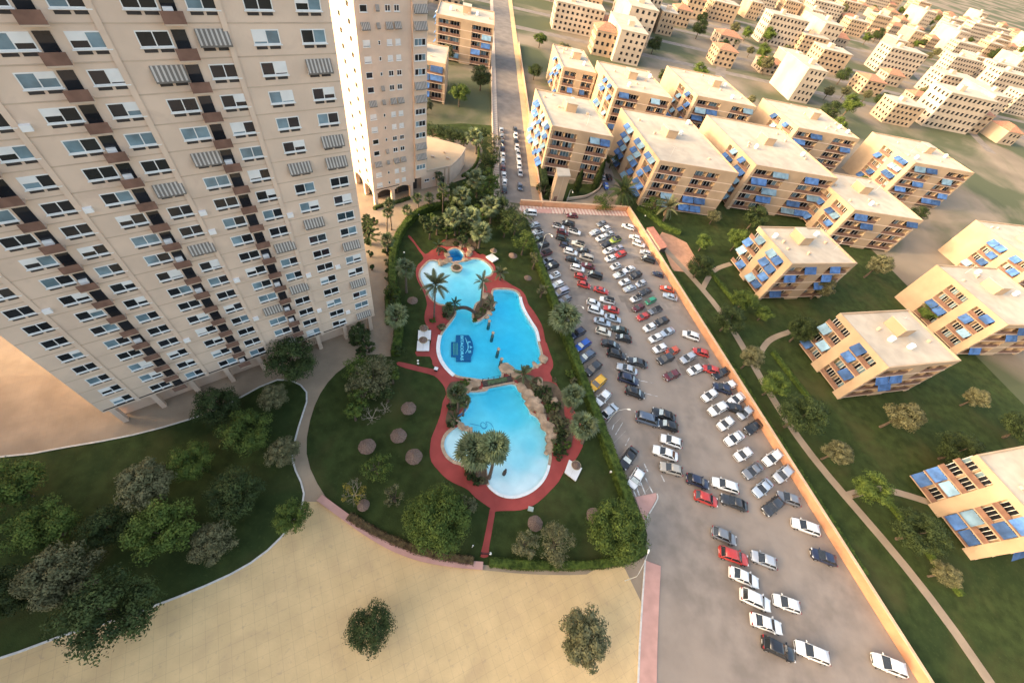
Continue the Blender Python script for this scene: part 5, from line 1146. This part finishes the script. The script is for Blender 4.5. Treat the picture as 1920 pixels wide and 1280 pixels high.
row([('T1',785,312,'suv','black',sh),('T1',885,445,'suv','white',dict(roofcol=True, ang=-3)),('T1',955,660,'suv','cream',dict(roofcol=True, glare=True)),('T1',1042,775,'sedan','charcoal',sh),('T1',1095,895,'van','beige'),('T1',1120,1035,'sedan','maroon',sh),('T3',875,148,'van','black',sh),('T3',985,402,'sedan','red',dict(ang=-2, glare=True)),('T3',1085,575,'suv','white',dr),('T3',1155,725,'sedan','red',sh),('T3',1180,880,'sedan','bluesilver',dict(ang=-2)),
     ('T5',655,115,'sedan','darkgreen',sh),('T5',700,215,'hatch','black',sh),('T5',862,505,'sedan','charcoal',sh),('T5',1180,1135,'sedan','black',sh),('T5',1225,1262,'hatch','black',sh)], lambda p: 180-(p[1]-450)*.012, 'in the middle double row, right line', 'cars in the middle double row')
aL = [('T2',125,400,'sedan','silver',sh),('T2',210,490,'hatch','white'),('T2',290,588,'hatch','black'),('T2',325,678,'hatch','white'),('T2',355,793,'hatch','white'),('T2',435,910,'hatch','white',sr),('T2',490,1033,'sedan','white',dict(roofcol=True, glare=True)),('T2',570,1148,'hatch','white'),('T4',435,428,'sedan','silver',sh),('T4',560,630,'hatch','white',dr),('T4',610,815,'hatch','maroon',dict()),('T4',700,995,'hatch','red'),('T4',830,1210,'hatch','white'),('T5',1080,214,'hatch','white'),('T5',1135,338,'hatch','white'),('T5',1200,465,'suv','charcoal')]
aR = [('T2',225,272,'hatch','grey'),('T2',285,348,'hatch','white'),('T2',340,428,'hatch','silver'),('T2',430,518,'suv','lime',dr),('T2',480,640,'hatch','lilac'),('T2',508,735,'suv','red'),('T2',635,955,'sedan','white'),('T2',735,1048,'suv','black'),('T2',815,1168,'hatch','silver'),('T4',750,495,'sedan','charcoal'),('T4',850,682,'van','green',dict(scale=.82)),('T4',945,868,'estate','grey',dr),('T4',1070,1095,'suv','black'),('T5',1225,140,'sedan','bluesilver')]
row(aL, lambda p: 226-(p[1]-440)*.02, 'in the right double row, left line', 'cars in the right double row')
row(aR, lambda p: 226-(p[1]-440)*.02, 'in the right double row, right line', 'cars in the right double row')
row([('T2',625,318,'estate','white'),('T2',725,480,'hatch','white',sh),('T2',782,575,'suv','white',dict(ang=-5)),('T2',888,708,'hatch','silver',sh),('T2',925,812,'van','black',sh),('T2',1075,1030,'hatch','navy',dict(scale=.92)),('T2',1208,1250,'sedan','orangered',sh),('T4',1245,592,'sedan','bluesilver',sh)], lambda p: 176, 'beside the orange boundary wall', 'cars beside the orange boundary wall')
row([('L',1195,58,'sedan','white',dict(ang=172,label='white saloon cut by the right edge low in the car park')),('L',1268,248,'hatch','beige',dict(ang=178,label='beige hatchback at the right edge nearest the exit')),('I',1268,1195,'hatch','white',dict(ang=176,label='small white hatchback at the right edge below the dark pair')),('T5',1275,660,'hatch','maroon',dict(ang=220,label='dark red hatchback at the right edge in mid car park')),('T5',1285,372,'hatch','orangered',dict(ang=222,label='orange red hatchback at the right edge behind the charcoal SUV'))], 180, '', 'cars at the right of the car park')
# street cars: parallel rows
sa = 104.6
row([('T6',183,25,'hatch','silver'),('T6',190,130,'estate','grey'),('T6',198,235,'hatch','charcoal'),('T6',206,345,'hatch','navy'),('T6',209,455,'hatch','white'),('T6',209,560,'hatch','bluesilver'),('T6',214,670,'hatch','maroon'),('T6',224,790,'hatch','white'),('T6',238,915,'hatch','white'),('T6',236,1045,'suv','charcoal')], sa, 'along the left kerb of the far street', 'cars parked along the far street', 'from the top')
row([('T6',420,30,'hatch','charcoal'),('T6',430,130,'hatch','white'),('T6',440,228,'hatch','black'),('T6',452,330,'hatch','white'),('T6',472,430,'hatch','silver'),('T6',484,532,'hatch','white'),('T6',493,640,'hatch','white'),('T6',508,765,'hatch','silver'),('T6',503,1000,'hatch','slate')], sa+180, 'along the right kerb of the far street', 'cars parked along the far street', 'from the top')
row([('T7',1042,728,'hatch','silver',dict(ang=110,label='silver hatchback in the lane beside the taller cypress')),('T7',1126,732,'suv','black',dict(ang=112,label='black SUV in the lane below the awning block')),('T7',1092,868,'hatch','blue',dict(ang=285,glare=True,label='blue hatchback in the lane nearest the curved garden wall'))], 110, '', 'cars in the lane')
# the car park goes on to the right of the photograph
rx = random.Random(9); cols = ['white','silver','black','grey','white','red','navy','charcoal','bluesilver','white']; k = 0
for j in range(6):
    for i in range(11):
        p = G(1290, 470+0)+uy*(-2-i*5.6)+ux*(-1+j*0)
        base = cornerT-uy*(16+i*5.2)-ux*(3.6 if j == 0 else 0)
        if j == 0: q = cornerT-uy*(28+i*4.9)-ux*4.0; an = 176
        elif j == 1: q = G(1268,668)-uy*(i*3.3+1)+ux*2.2; an = 222
        elif j == 2: q = G(1268,668)-uy*(i*3.3-4)+ux*8.2; an = 222
        elif j == 3: q = cornerT-uy*(86+i*4.9)-ux*4.0; an = 176
        elif j == 4: q = G(1300,905)-uy*(i*3.1)+ux*.5; an = 354
        else: q = G(1300,905)-uy*(i*3.1-1.6)+ux*5.6; an = 174
        s = proj((q.x, q.y, .7))
        if s[0] < 1288 or s[0] > 1950 or s[1] > 1300 or rx.random() < .28: continue
        ty = rx.choice(['hatch','sedan','suv','hatch','estate']); co = rx.choice(cols)
        lab = '%s %s in the part of the car park right of the photographed rows' % (CNAME.get(co, co), TN[ty])
        car(Vector((q.x, q.y, .006)), R_(an+rx.uniform(-3,3)), ty, co, lab, '%s %s cars farther right in the car park' % (CNAME.get(co, co), TN[ty]))
# ================================================================ pool furniture
def rock(p, r3, label, seed, group=None, name='boulder'):
    # angular weathered block: hull of random points, subdivided and roughened
    bm = bmesh.new(); sv = Vector((seed*3.1, seed*1.7, 0)); rr = random.Random(seed)
    for k in range(22):
        d = Vector((rr.gauss(0,1), rr.gauss(0,1), rr.gauss(0,.8))).normalized(); e = rr.uniform(.82, 1.08)
        bm.verts.new((max(-.85, min(.85, d.x*1.05))*e, max(-.85, min(.85, d.y*1.05))*e, max(-.7, min(.62, d.z*1.1))*e))
    q = bmesh.ops.convex_hull(bm, input=bm.verts); bmesh.ops.delete(bm, geom=[v for v in bm.verts if not v.link_faces], context='VERTS')
    bmesh.ops.bevel(bm, geom=list(bm.edges), offset=.07, segments=1, affect='EDGES')
    bmesh.ops.triangulate(bm, faces=bm.faces); bmesh.ops.subdivide_edges(bm, edges=bm.edges, cuts=2, use_grid_fill=True)
    for v in bm.verts:
        n_ = noise.noise(v.co*2.2+sv)*.10+noise.noise(v.co*5+sv)*.05; v.co = v.co*(1+n_); v.co = Vector((v.co.x*r3[0], v.co.y*r3[1], v.co.z*r3[2]*.72))
    me = bpy.data.meshes.new(name); bm.to_mesh(me); bm.free(); me.materials.append(M_rock)
    o = link(name, me); o.location = p+Vector((0,0,r3[2]*.25)); o.rotation_euler.z = seed; return tag(o, label, 'rock', group)
RK = [((837,490),(2.3,.9,.45),'long flat boulder at the left of the whirlpool'),((826,493),(1.4,.9,.5),'small boulder at the left end of the whirlpool shore'),((879,477),(1.0,1.3,.8),'tall boulder right of the whirlpool'),((873,487),(1.1,.8,.55),'pale boulder in front of the whirlpool outlet'),((882,468),(1.1,1.1,.8),'boulder behind the right whirlpool edge'),((864,462),(1.0,.8,.6),'boulder behind the whirlpool'),
      ((838,478),(.9,1.2,.6),'boulder on the left whirlpool rim'),((908,556),(1.2,.9,.5),'boulder at the upper end of the pool island'),((918,588),(.9,.7,.5),'boulder at the right tip of the pool island'),((912,595),(.8,.6,.4),'small boulder on the lower edge of the pool island'),
      ((949,692),(1.5,2.0,.6),'large flat boulder jutting into the middle pool'),((956,699),(1.4,1.0,.6),'boulder at the right end of the plank bridge'),((968,704),(1.3,.9,.6),'boulder below the green feather palm'),((1018,674),(1.3,1.2,.9),'round boulder at the right edge of the middle pool'),((1003,685),(1.2,.6,.4),'low boulder by the red deck corner'),((888,720),(2.0,1.1,.5),'flat boulder at the left end of the plank bridge'),((878,729),(1.3,.9,.5),'boulder on the corner of the lower pool'),
      ((978,727),(1.5,1.2,.7),'boulder at the upper right of the lower pool'),((990,741),(1.8,1.5,.9),'second boulder down the right bank'),((1000,757),(2.1,1.7,1.2),'broad boulder halfway down the right bank'),((1012,766),(1.9,1.6,1.4),'high boulder behind the broad one on the right bank'),((1017,785),(1.7,1.7,1.1),'boulder above the right bend of the lower pool'),((1027,802),(1.6,1.9,1.2),'large boulder at the right bend of the lower pool'),((1034,822),(1.3,1.6,1.0),'boulder near the lower end of the right bank'),((1032,838),(1.0,1.2,.7),'lowest boulder of the right bank'),
      ((1037,752),(1.2,1.1,1.2),'hollow-topped rock in the planted slope'),((1012,716),(1.3,.8,.5),'flat rock below the red deck corner'),((865,797),(1.0,.7,.5),'rock between paddling pool and lower pool'),((872,803),(.9,.45,.35),'long low rock on the paddling pool divider'),((882,808),(.9,.45,.35),'end rock of the paddling pool divider'),((1027,846),(.7,1.0,.4),'low rock where the white rim begins')]
for i, (p, r3, lb) in enumerate(RK): rock(G(*p), r3, lb, i+1, 'boulders round the pools')
# round planter in the upper pool
def planter():
    p = T('D', 1255, 400); t = thing('round_planter', p, 'round stone planter standing in the upper pool', 'planter')
    mb = MB(); mb.lathe([(1.3,-1.6),(1.3,.10),(1.42,.12),(1.42,.24),(1.05,.24),(1.0,.10)], 24); mb.build('rim', M_stone, t)
    mb = MB(); mb.lathe([(.98,.08),(.98,.16)], 20); mb.build('soil', M_soil, t)
    me, _ = crown_mesh('plant', 77, (.55,.55,.35), 8, 50, .08, M_leafolive, .1); o = link('plant', me, t); o.location.z = .4
planter()
# arched footbridge
def arched_bridge():
    a, b = G(852,581), G(891,588); t = thing('arched_footbridge', a, 'slim dark arched footbridge over the pool narrows', 'bridge'); d = b-a; L = d.length; d.normalize(); s = Vector((-d.y, d.x, 0)); n = 14
    P_ = [d*(L*k/n)+Vector((0,0,.25+1.1*math.sin(math.pi*k/n))) for k in range(n+1)]
    for off in (-.4, .4): 
        mb = MB(); mb.tube([p+s*off for p in P_], .10, 6); mb.build('beam', M_wood, t)
    for k in range(n*2):
        q = P_[k//2].lerp(P_[k//2+1], .25+.5*(k % 2)); mb = MB(); e = (P_[k//2+1]-P_[k//2]).normalized()*.13
        mb.add([q-s*.45-e+Vector((0,0,.07)), q+s*.45-e+Vector((0,0,.07)), q+s*.45+e+Vector((0,0,.07)), q-s*.45+e+Vector((0,0,.07)), q-s*.45-e+Vector((0,0,.11)), q+s*.45-e+Vector((0,0,.11)), q+s*.45+e+Vector((0,0,.11)), q-s*.45+e+Vector((0,0,.11))], [(3,2,1,0),(4,5,6,7),(0,1,5,4),(1,2,6,5),(2,3,7,6),(3,0,4,7)]); mb.build('plank', M_wood, t)
arched_bridge()
# plank bridge with posts
def plank_bridge():
    a, b = T('h', 285, 520), T('h', 635, 452); t = thing('plank_bridge', a, 'plank footbridge with green matting and rail posts between the pools', 'bridge'); d = b-a; L = d.length; d.normalize(); s = Vector((-d.y, d.x, 0)); fl = lambda x, y, z: tuple(d*x+s*y+Vector((0,0,z)))
    n = int(L/.32)
    for k in range(n): part('plank', M_wood, t, (k*L/n+.01, (k+1)*L/n-.01, -.62, .62, .30, .37), fn=fl)
    part('matting', mat('green_matting', (.085,.125,.055), .9, .2, 2), t, (L*.17, L*.83, -.5, .5, .373, .395), fn=fl)
    part('beam', M_wood, t, (0, L, -.6, -.45, .05, .297), (0, L, .45, .6, .05, .297), fn=fl)
    part('stone_lip', M_stone, t, (-.3, L+.3, -1.0, -.66, -.2, .22), fn=fl)
    for k in range(6):
        for y in (-.66, .66):
            x = .15+(L-.3)*k/5; mb = MB(); mb.tube([fl(x, y, 0), fl(x, y, 1.15)], .07, 6); mb.build('post', M_wood, t)
    for y in (-.66, .66): part('hand_rope', M_wood, t, (.15, L-.15, y-.02, y+.02, 1.02, 1.06), fn=fl)
plank_bridge()
# water posts in the middle pool
for i, (tl, x, y, w) in enumerate([('E',362,1075,'uppermost'),('E',405,1215,'second'),('h',470,130,'third'),('h',507,248,'lowest')]):
    p = T(tl, x, y, -.06); t = thing('pool_post', p, 'carved stone post in the middle pool, '+w+' of the four', 'post', 'stone posts in the middle pool')
    mb = MB(); mb.lathe([(.34,-2.0),(.34,.1),(.26,.25),(.22,.9)], 12); mb.build('shaft', mat('wet_stone', (.09,.13,.12), .6, .3, 3), t)
    mb = MB(); mb.lathe([(.30,.903),(.36,1.05),(.33,1.25),(.16,1.36)], 12); mb.build('cap', M_stone, t)
# dark bottle-shaped post in the lower pool
t = thing('bottle_post', T('K', 545, 305, -.1), 'dark bottle-shaped timber post in the shallow end of the lower pool', 'post')
mb = MB(); mb.lathe([(.30,-.5),(.32,.1),(.32,.9),(.27,1.15),(.14,1.5),(.12,1.75)], 14); mb.build('body', M_wood, t); mb = MB(); mb.lathe([(.14,1.752),(.17,1.80),(.17,1.95),(.06,2.0)], 12); mb.build('cap', M_wood, t)
# cleaning hose lying in the lower pool
mb = MB(); HP = [(135,985),(200,1000),(262,1015),(290,1045),(325,1040),(320,990),(285,970),(265,990),(280,1030),(330,1035),(340,1000),(325,965),(370,975),(400,1005),(415,1035)]
hp = smooth([T('h', x, y, -.06)+Vector((0,0,.02)) for x, y in HP], 5, False); mb.tube(hp, .05, 6)
tag(mb.build('cleaning_hose', mat('blue_hose', (.03,.19,.36), .5, .2, 3), flat=False), 'blue cleaning hose floating in loops in the lower pool', 'hose')
mb = MB(); hp = smooth([T('h', x, y)+Vector((0,0,z)) for x, y, z in [(85,790,1.0),(80,830,1.0),(60,870,.9),(20,895,.7),(-10,900,.2)]], 5, False); mb.tube(hp, .16, 7)
tag(mb.build('blue_handrail', mat('blue_rail', (.02,.17,.42), .5, .15, 2), flat=False), 'curved blue handrail on the left bank of the lower pool', 'handrail')
# mosaic sign on the pool floor
def sign():
    zf = -1.05
    P2 = lambda x, y, z=zf: G(x, y, z)
    c = P2(866, 652); t = thing('pool_floor_sign', Vector((c.x, c.y, 0)), 'dark blue sign with white lettering on the floor of the middle pool', 'sign')
    out = [(846,641),(854.5,641),(855,628),(879,628),(883,634),(886,641),(888,652),(886.5,660),(883.5,666),(883,676),(855.5,676),(855,667.5),(846,667.5)]
    mb = MB(); q = [P2(*p)-Vector((c.x, c.y, 0)) for p in out]; tr = tessellate_polygon([q]); f = []
    for a in tr:
        u, v, w = (q[i] for i in a); f.append(tuple(a) if (v-u).cross(w-u).z > 0 else (a[0],a[2],a[1]))
    n = len(q); mb.add(q+[p-Vector((0,0,.9)) for p in q], f+[(i,(i+1) % n,n+(i+1) % n,n+i) for i in range(n)])
    mb.build('panel', mat('blue_mosaic', (.010,.115,.25), .6, .12, 3), t)
    Mw = mat('white_mosaic', (.80,.82,.82), .6, .05, 3)
    def text(s, pix, size, up):
        cu = bpy.data.curves.new('t', 'FONT'); cu.body = s; cu.align_x = 'CENTER'; cu.align_y = 'CENTER'; cu.extrude = .01; cu.offset = .03; cu.size = 1
        ob = bpy.data.objects.new('t', cu); COL.objects.link(ob); dg = bpy.context.evaluated_depsgraph_get(); me = bpy.data.meshes.new_from_object(ob.evaluated_get(dg)); bpy.data.objects.remove(ob)
        xs = [v.co.x for v in me.vertices]; w = max(xs)-min(xs); ys = [v.co.y for v in me.vertices]; h = max(ys)-min(ys)
        a = P2(pix[0], pix[1]-size/2); b = P2(pix[0], pix[1]+size/2); d = (b-a); L = d.length; d.normalize(); e = P2(pix[0]+up/2, pix[1])-P2(pix[0]-up/2, pix[1]); e = e-d*e.dot(d); Hh = e.length; e.normalize(); m_ = P2(*pix)-Vector((c.x, c.y, 0)); x0 = (max(xs)+min(xs))/2; y0 = (max(ys)+min(ys))/2
        for v in me.vertices:
            p = m_+d*((v.co.x-x0)/w*L)+e*((v.co.y-y0)/h*Hh); v.co = (p.x, p.y, zf+.02+v.co.z)
        me.materials.clear(); me.materials.append(Mw); o = link('lettering', me, t); return o
    text('BITACORAS', (866.3, 652), 46, 5.6)
    for s, p in (('L', (879.8, 642.6)), ('A', (883.0, 650.8)), ('S', (880.6, 659.4))): text(s, p, 5.2, 5.0)
    mb = MB(); cv = smooth([P2(x, y, zf+.03)-Vector((c.x, c.y, 0)) for x, y in [(872.5,633),(875.2,640),(877.6,648),(877.0,655),(872.5,662)]], 5, False); mb.tube(cv, [.05+.06*math.sin(math.pi*k/(len(cv)-1)) for k in range(len(cv))], 6); mb.build('swoosh', Mw, t)
    for k in range(4):
        x = 850.2+k*2.5; a, b = P2(x, 643)-Vector((c.x,c.y,0)), P2(x+.3, 665.5)-Vector((c.x,c.y,0)); mb = MB(); mb.tube([a+Vector((0,0,.02)), b+Vector((0,0,.02))], .055, 4); mb.build('stripe', mat('green_mosaic', (.50,.58,.34), .6, .1, 3), t)
sign()
# ================================================================ parasols, platforms, lamps
def parasol_proto(R, H, rim):
    r = thing('straw_parasol', (0,0,0), 'x', 'parasol', 'straw parasols')
    mb = MB(); mb.tube([(0,0,-.1),(0,0,H+.05)], .06, 7); mb.build('pole', M_wood, r)
    mb = MB(); n = 40; prof = [(.03,H+.16),(R*.35,H-.06),(R*.7,H-.30),(R,H-.56),(R*.97,H-.66),(R*.6,H-.38),(.03,H-.02)]
    v = []
    for j, (q, z) in enumerate(prof):
        for k in range(n):
            a = 2*math.pi*k/n; w = 1+(random.uniform(-.05,.05) if j in (2,3,4) else 0); v.append((q*w*math.cos(a), q*w*math.sin(a), z+(random.uniform(-.05,.03) if 1 < j < 5 else 0)))
    f = [(i*n+k, (i+1)*n+k, (i+1)*n+(k+1) % n, i*n+(k+1) % n) for i in range(len(prof)-1) for k in range(n)]+[tuple(range(n))]
    mb.add(v, f); mb.build('thatch', M_straw, r)
    mb = MB(); mb.lathe([(.10,H+.10),(.13,H+.20),(.05,H+.34)], 8); mb.build('finial', M_straw, r)
    for k in range(6):
        a = k*1.047; mb = MB(); mb.tube([(0,0,H-.08),(R*.9*math.cos(a),R*.9*math.sin(a),H-.60)], .025, 4); mb.build('rib', M_wood, r)
    if rim:
        mb = MB(); mb.tube([(R*.98*math.cos(a),R*.98*math.sin(a),H-.55) for a in [2*math.pi*k/24 for k in range(25)]], .055, 5, cap=False); mb.build('rim', M_strawrim, r)
    return r
pp = parasol_proto(1.3, 2.35, False)
for i, (x, y, s, lb) in enumerate([(766,764,1.0,'straw parasol on the left lawn nearest the bare shrubs'),(747,815.5,1.03,'straw parasol in the middle of the three on the left lawn'),(688,835.5,1.05,'straw parasol closest to the left edge'),(776,854.5,1.05,'straw parasol nearest the red deck bend'),(1004,980,.92,'straw parasol half hidden by the left olive tree'),(1115,966,1.0,'straw parasol beside the bright green corner tree'),(773.5,562,.85,'grey straw parasol on the lawn under the slender palm'),(962,478,.85,'grey straw parasol on the upper right lawn nearest the white platform'),(990,520,.72,'small grey straw parasol by the right hedge'),(681,946,.7,'small straw parasol beside the half bare yellow tree')]):
    o = pp if i == 0 else copy_tree(pp); p = G(x, y, 2.0*s); o.location = (p.x, p.y, 0); o.scale = (s,s,s); o.rotation_euler.z = i*1.1; o['label'] = lb
pr = parasol_proto(.85, 2.3, True)
for i, (x, y, lb) in enumerate([(795,614,'small straw parasol above the upper white platform on the left'),(793.6,636,'small straw parasol between the two left white platforms'),(925.6,469,'small straw parasol behind the white platform by the upper pool'),(1081,871,'small straw parasol on the white platform by the lower pool')]):
    o = pr if i == 0 else copy_tree(pr); p = G(x, y, 1.95); o.location = (p.x, p.y, 0); o.rotation_euler.z = i; o['label'] = lb; o['group'] = 'small straw parasols at the white platforms'
def platform(pts, label):
    z = .55; q = [G(*p, z) for p in pts]; c = Vector((q[0].x, q[0].y, 0)); r = thing('white_platform', c, label, 'sun bed', 'white canvas platforms'); L = [Vector((p.x, p.y, 0))-c for p in q]
    area = sum(L[i].x*L[(i+1) % 4].y-L[(i+1) % 4].x*L[i].y for i in range(4)); L = L if area > 0 else L[::-1]
    g = sum(L, Vector())/4; L = [g+(p-g)*1.06 for p in L]
    def pr_(nm, k, z0, z1, m):
        w = [g+(p-g)*k for p in L]; mb = MB(); mb.add([(p.x,p.y,z0) for p in w]+[(p.x,p.y,z1) for p in w], [(3,2,1,0),(4,5,6,7),(0,1,5,4),(1,2,6,5),(2,3,7,6),(3,0,4,7)]); mb.build(nm, m, r)
    pr_('base', .94, .0, .28, mat('brown_timber', (.22,.12,.07), .8, .25, 2)); pr_('mattress', 1.0, .283, z, M_canvas)
    a, b = L[0].lerp(L[1], .5), L[3].lerp(L[2], .5); mb = MB(); mb.tube([a+Vector((0,0,z+.002)), b+Vector((0,0,z+.002))], .025, 4); mb.build('seam', mat('grey_seam', (.5,.49,.47), .8, .1, 2), r)
platform(tp('E', [(330,262),(400,227),(475,286),(405,322)]), 'white square platform on the lawn right of the upper pool')
platform(tp('D', [(800,1148),(945,1148),(940,1250),(795,1250)]), 'upper one of the two white platforms left of the middle pool')
platform(tp('g', [(788,-5),(926,-5),(922,105),(780,105)]), 'lower one of the two white platforms left of the middle pool')
platform(tp('L', [(50,142),(196,240),(125,385),(-2,285)]), 'white platform on the lawn right of the lower pool')
def lamp(bp, hp, hh, label, group='lamp posts'):
    b = G(*bp); h = G(*hp, hh); a = Vector((h.x-b.x, h.y-b.y, 0))
    if a.length > 3.2: a = a.normalized()*3.2
    t = thing('lamp_post', b, label, 'street lamp', group)
    mb = MB(); mb.tube([(0,0,-.05),(0,0,.5),(0,0,hh*.72)], [.09,.07,.05], 8); mb.build('pole', M_metal, t)
    mb = MB(); P_ = [Vector((0,0,hh*.72))]+[Vector((a.x*u, a.y*u, hh*.72+(hh*.28)*math.sin(u*math.pi/2)**.8)) for u in (.12,.3,.5,.75,1.0)]; mb.tube(P_, .036, 6); mb.build('arm', M_metal, t)
    e = a.normalized(); s = Vector((-e.y, e.x, 0)); fl = lambda x, y, z: tuple(a+e*x+s*y+Vector((0,0,hh+z)))
    mb = MB(); mb.tube([fl(-.1,0,0), fl(.1,0,.03), fl(.45,0,.03), fl(.65,0,0)], [.05,.14,.16,.06], 8); mb.build('lamp_head', M_lampglow, t)
lamp(px('T1',300,800), px('T1',495,515), 7.5, 'curved lamp post at the hedge by the upper parked cars')
lamp(px('I',505,970), px('I',745,812), 6.0, 'curved lamp post at the hedge above the parked black saloon')
lamp((1066,603), px('T3',655,685), 7.0, 'lamp post rising behind the large full fan palm')
lamp(px('T7',500,1110), px('T7',592,972), 5.5, 'lamp post beside the stair block')
lamp((1172,1088), (1215,1036), 6.0, 'lamp post at the bottom hedge near the exit')
lamp(px('T6',120,560), px('T6',275,485), 7.0, 'lamp post on the left pavement of the far street')
# garden globe lamps
gp_ = thing('garden_lamp', (0,0,0), 'x', 'garden lamp', 'globe garden lamps'); mb = MB(); mb.tube([(0,0,-.05),(0,0,.85)], .045, 6); mb.build('post', M_trim, gp_)
mb = MB(); mb.lathe([(.05,.85),(.17,.95),(.21,1.08),(.17,1.2),(.04,1.27)], 12); mb.build('globe', M_lampglow, gp_, flat=False)
for i, (t_, x, y, lb) in enumerate([('D',625,215,'globe lamp on the lawn beside the upper left path'),('g',790,232,'upper globe lamp beside the left path'),('g',792,266,'lower globe lamp beside the left path'),('L',545,282,'globe lamp at the hedge right of the lower platform'),('L',552,706,'globe lamp beside the bright green corner tree'),('B',690,1160,'globe lamp under the dark spreading tree'),('T2',878,160,'globe lamp in the garden beyond the orange wall'),('K',380,1262,'globe lamp at the foot of the bottom path'),('A',800,1040,'globe lamp at the curved top hedge')]):
    o = gp_ if i == 0 else copy_tree(gp_); p = T(t_, x, y, 1.0); o.location = (p.x, p.y, 0); o['label'] = lb
# litter bin, post and gate
t = thing('litter_bin', T('g', 1008, 350), 'white litter bin where the left path meets the red deck', 'bin'); part('bin_body', M_trim, t, (-.28,.28,-.25,.25,0,.7)); part('lid', M_canvas, t, (-.36,.36,-.32,.32,.703,.84))
t = thing('white_post', T('K', 163, 1185), 'slim white post on the lawn left of the bottom path', 'post'); mb = MB(); mb.tube([(0,0,-.05),(0,0,1.2)], .07, 8); mb.build('shaft', M_frame, t); mb = MB(); mb.lathe([(.10,1.2),(.10,1.28),(.03,1.32)], 8); mb.build('cap', M_frame, t)
a, b = T('K', 262, 1270), T('K', 358, 1278); t = thing('garden_gate', a, 'dark metal gate at the foot of the bottom red path', 'gate'); d = b-a; L_ = d.length; d.normalize(); s_ = Vector((-d.y, d.x, 0)); fl = lambda x, y, z: tuple(d*x+s_*y+Vector((0,0,z)))
part('gate_post', M_trim, t, (-.06,.06,-.06,.06,0,1.4), fn=fl); part('gate_post', M_trim, t, (L_-.06,L_+.06,-.06,.06,0,1.4), fn=fl); part('rail', M_trim, t, (.063,L_-.063,-.03,.03,1.25,1.32), fn=fl); part('rail', M_trim, t, (.063,L_-.063,-.03,.03,.12,.19), fn=fl)
for k in range(9): part('bar', M_trim, t, (.1+k*(L_-.2)/8-.012, .1+k*(L_-.2)/8+.012, -.012,.012,.193,1.247), fn=fl)
# drain covers and small box on the lower lawn
t = thing('service_box', T('K', 858, 735), 'small grey-green service box beside the lower deck edge', 'box'); part('box_body', mat('grey_green_box', (.30,.36,.32), .7, .1, 2), t, (-.4,.4,-.3,.3,0,.45)); part('lid', mat('grey_green_lid', (.36,.42,.38), .7, .1, 2), t, (-.44,.44,-.34,.34,.453,.52))
# ================================================================ person by the top wall
def person(p, ang, label):
    t = thing('person', p, label, 'person', None, ang)
    V = [(0,0,.95),(0,0,1.15),(0,0,1.38),(0,0,1.50),(0,0,1.60),(.02,0,1.72),(0,.17,1.40),(.03,.23,1.13),(.12,.22,.90),(0,-.17,1.40),(.0,-.24,1.13),(.05,-.25,.88),(0,.10,.90),(.03,.11,.50),(0,.12,.08),(.14,.13,.04),(0,-.10,.90),(-.03,-.11,.50),(-.08,-.12,.08),(.06,-.13,.04)]
    E_ = [(0,1),(1,2),(2,3),(3,4),(4,5),(2,6),(6,7),(7,8),(2,9),(9,10),(10,11),(0,12),(12,13),(13,14),(14,15),(0,16),(16,17),(17,18),(18,19)]
    Rd = [.15,.13,.15,.06,.095,.085,.07,.05,.04,.07,.05,.04,.10,.07,.05,.04,.10,.07,.05,.04]
    me = bpy.data.meshes.new('body'); me.from_pydata(V, E_, []); o = link('body', me, t); sk = o.modifiers.new('skin', 'SKIN'); 
    for i, sv in enumerate(me.skin_vertices[0].data): sv.radius = (Rd[i], Rd[i]); sv.use_root = (i == 0)
    sb = o.modifiers.new('sub', 'SUBSURF'); sb.levels = sb.render_levels = 1
    dg = bpy.context.evaluated_depsgraph_get(); me2 = bpy.data.meshes.new_from_object(o.evaluated_get(dg)); o.modifiers.clear(); o.data = me2
    cl = mat('dark_clothes', (.03,.032,.045), .9, .2, 3); sk_ = mat('skin_tone', (.42,.26,.18), .6, .1, 5); hr = mat('dark_hair', (.02,.015,.012), .7, .2, 6)
    me2.materials.clear()
    for m in (cl, sk_, hr): me2.materials.append(m)
    for f in me2.polygons:
        c = f.center; f.material_index = 2 if c.z > 1.70 or (c.z > 1.58 and c.x < -.02) else 1 if c.z > 1.49 or (c.z < .98 and abs(c.y) > .19) else 0
        f.use_smooth = True
person(T('T1', 694, 150), R_(200), 'person in dark clothes standing on the pink pavement at the top wall')

# labels of look-alike plants get their place words
for key in ('undergrowth', 'bushes along', 'shrubs '):
    groups = {}
    for o in list(COL.objects):
        if o.parent is None and key in str(o.get('group', '')): groups.setdefault(o['group'], []).append(o)
    for g, os_ in groups.items():
        if len(os_) < 2: continue
        vert = key == 'bushes along'
        os_.sort(key=lambda o: proj(o.location)[1 if vert else 0])
        for i, o in enumerate(os_): o['label'] = '%s, %s from the %s' % (o['label'], ORD[i], 'top' if vert else 'left')
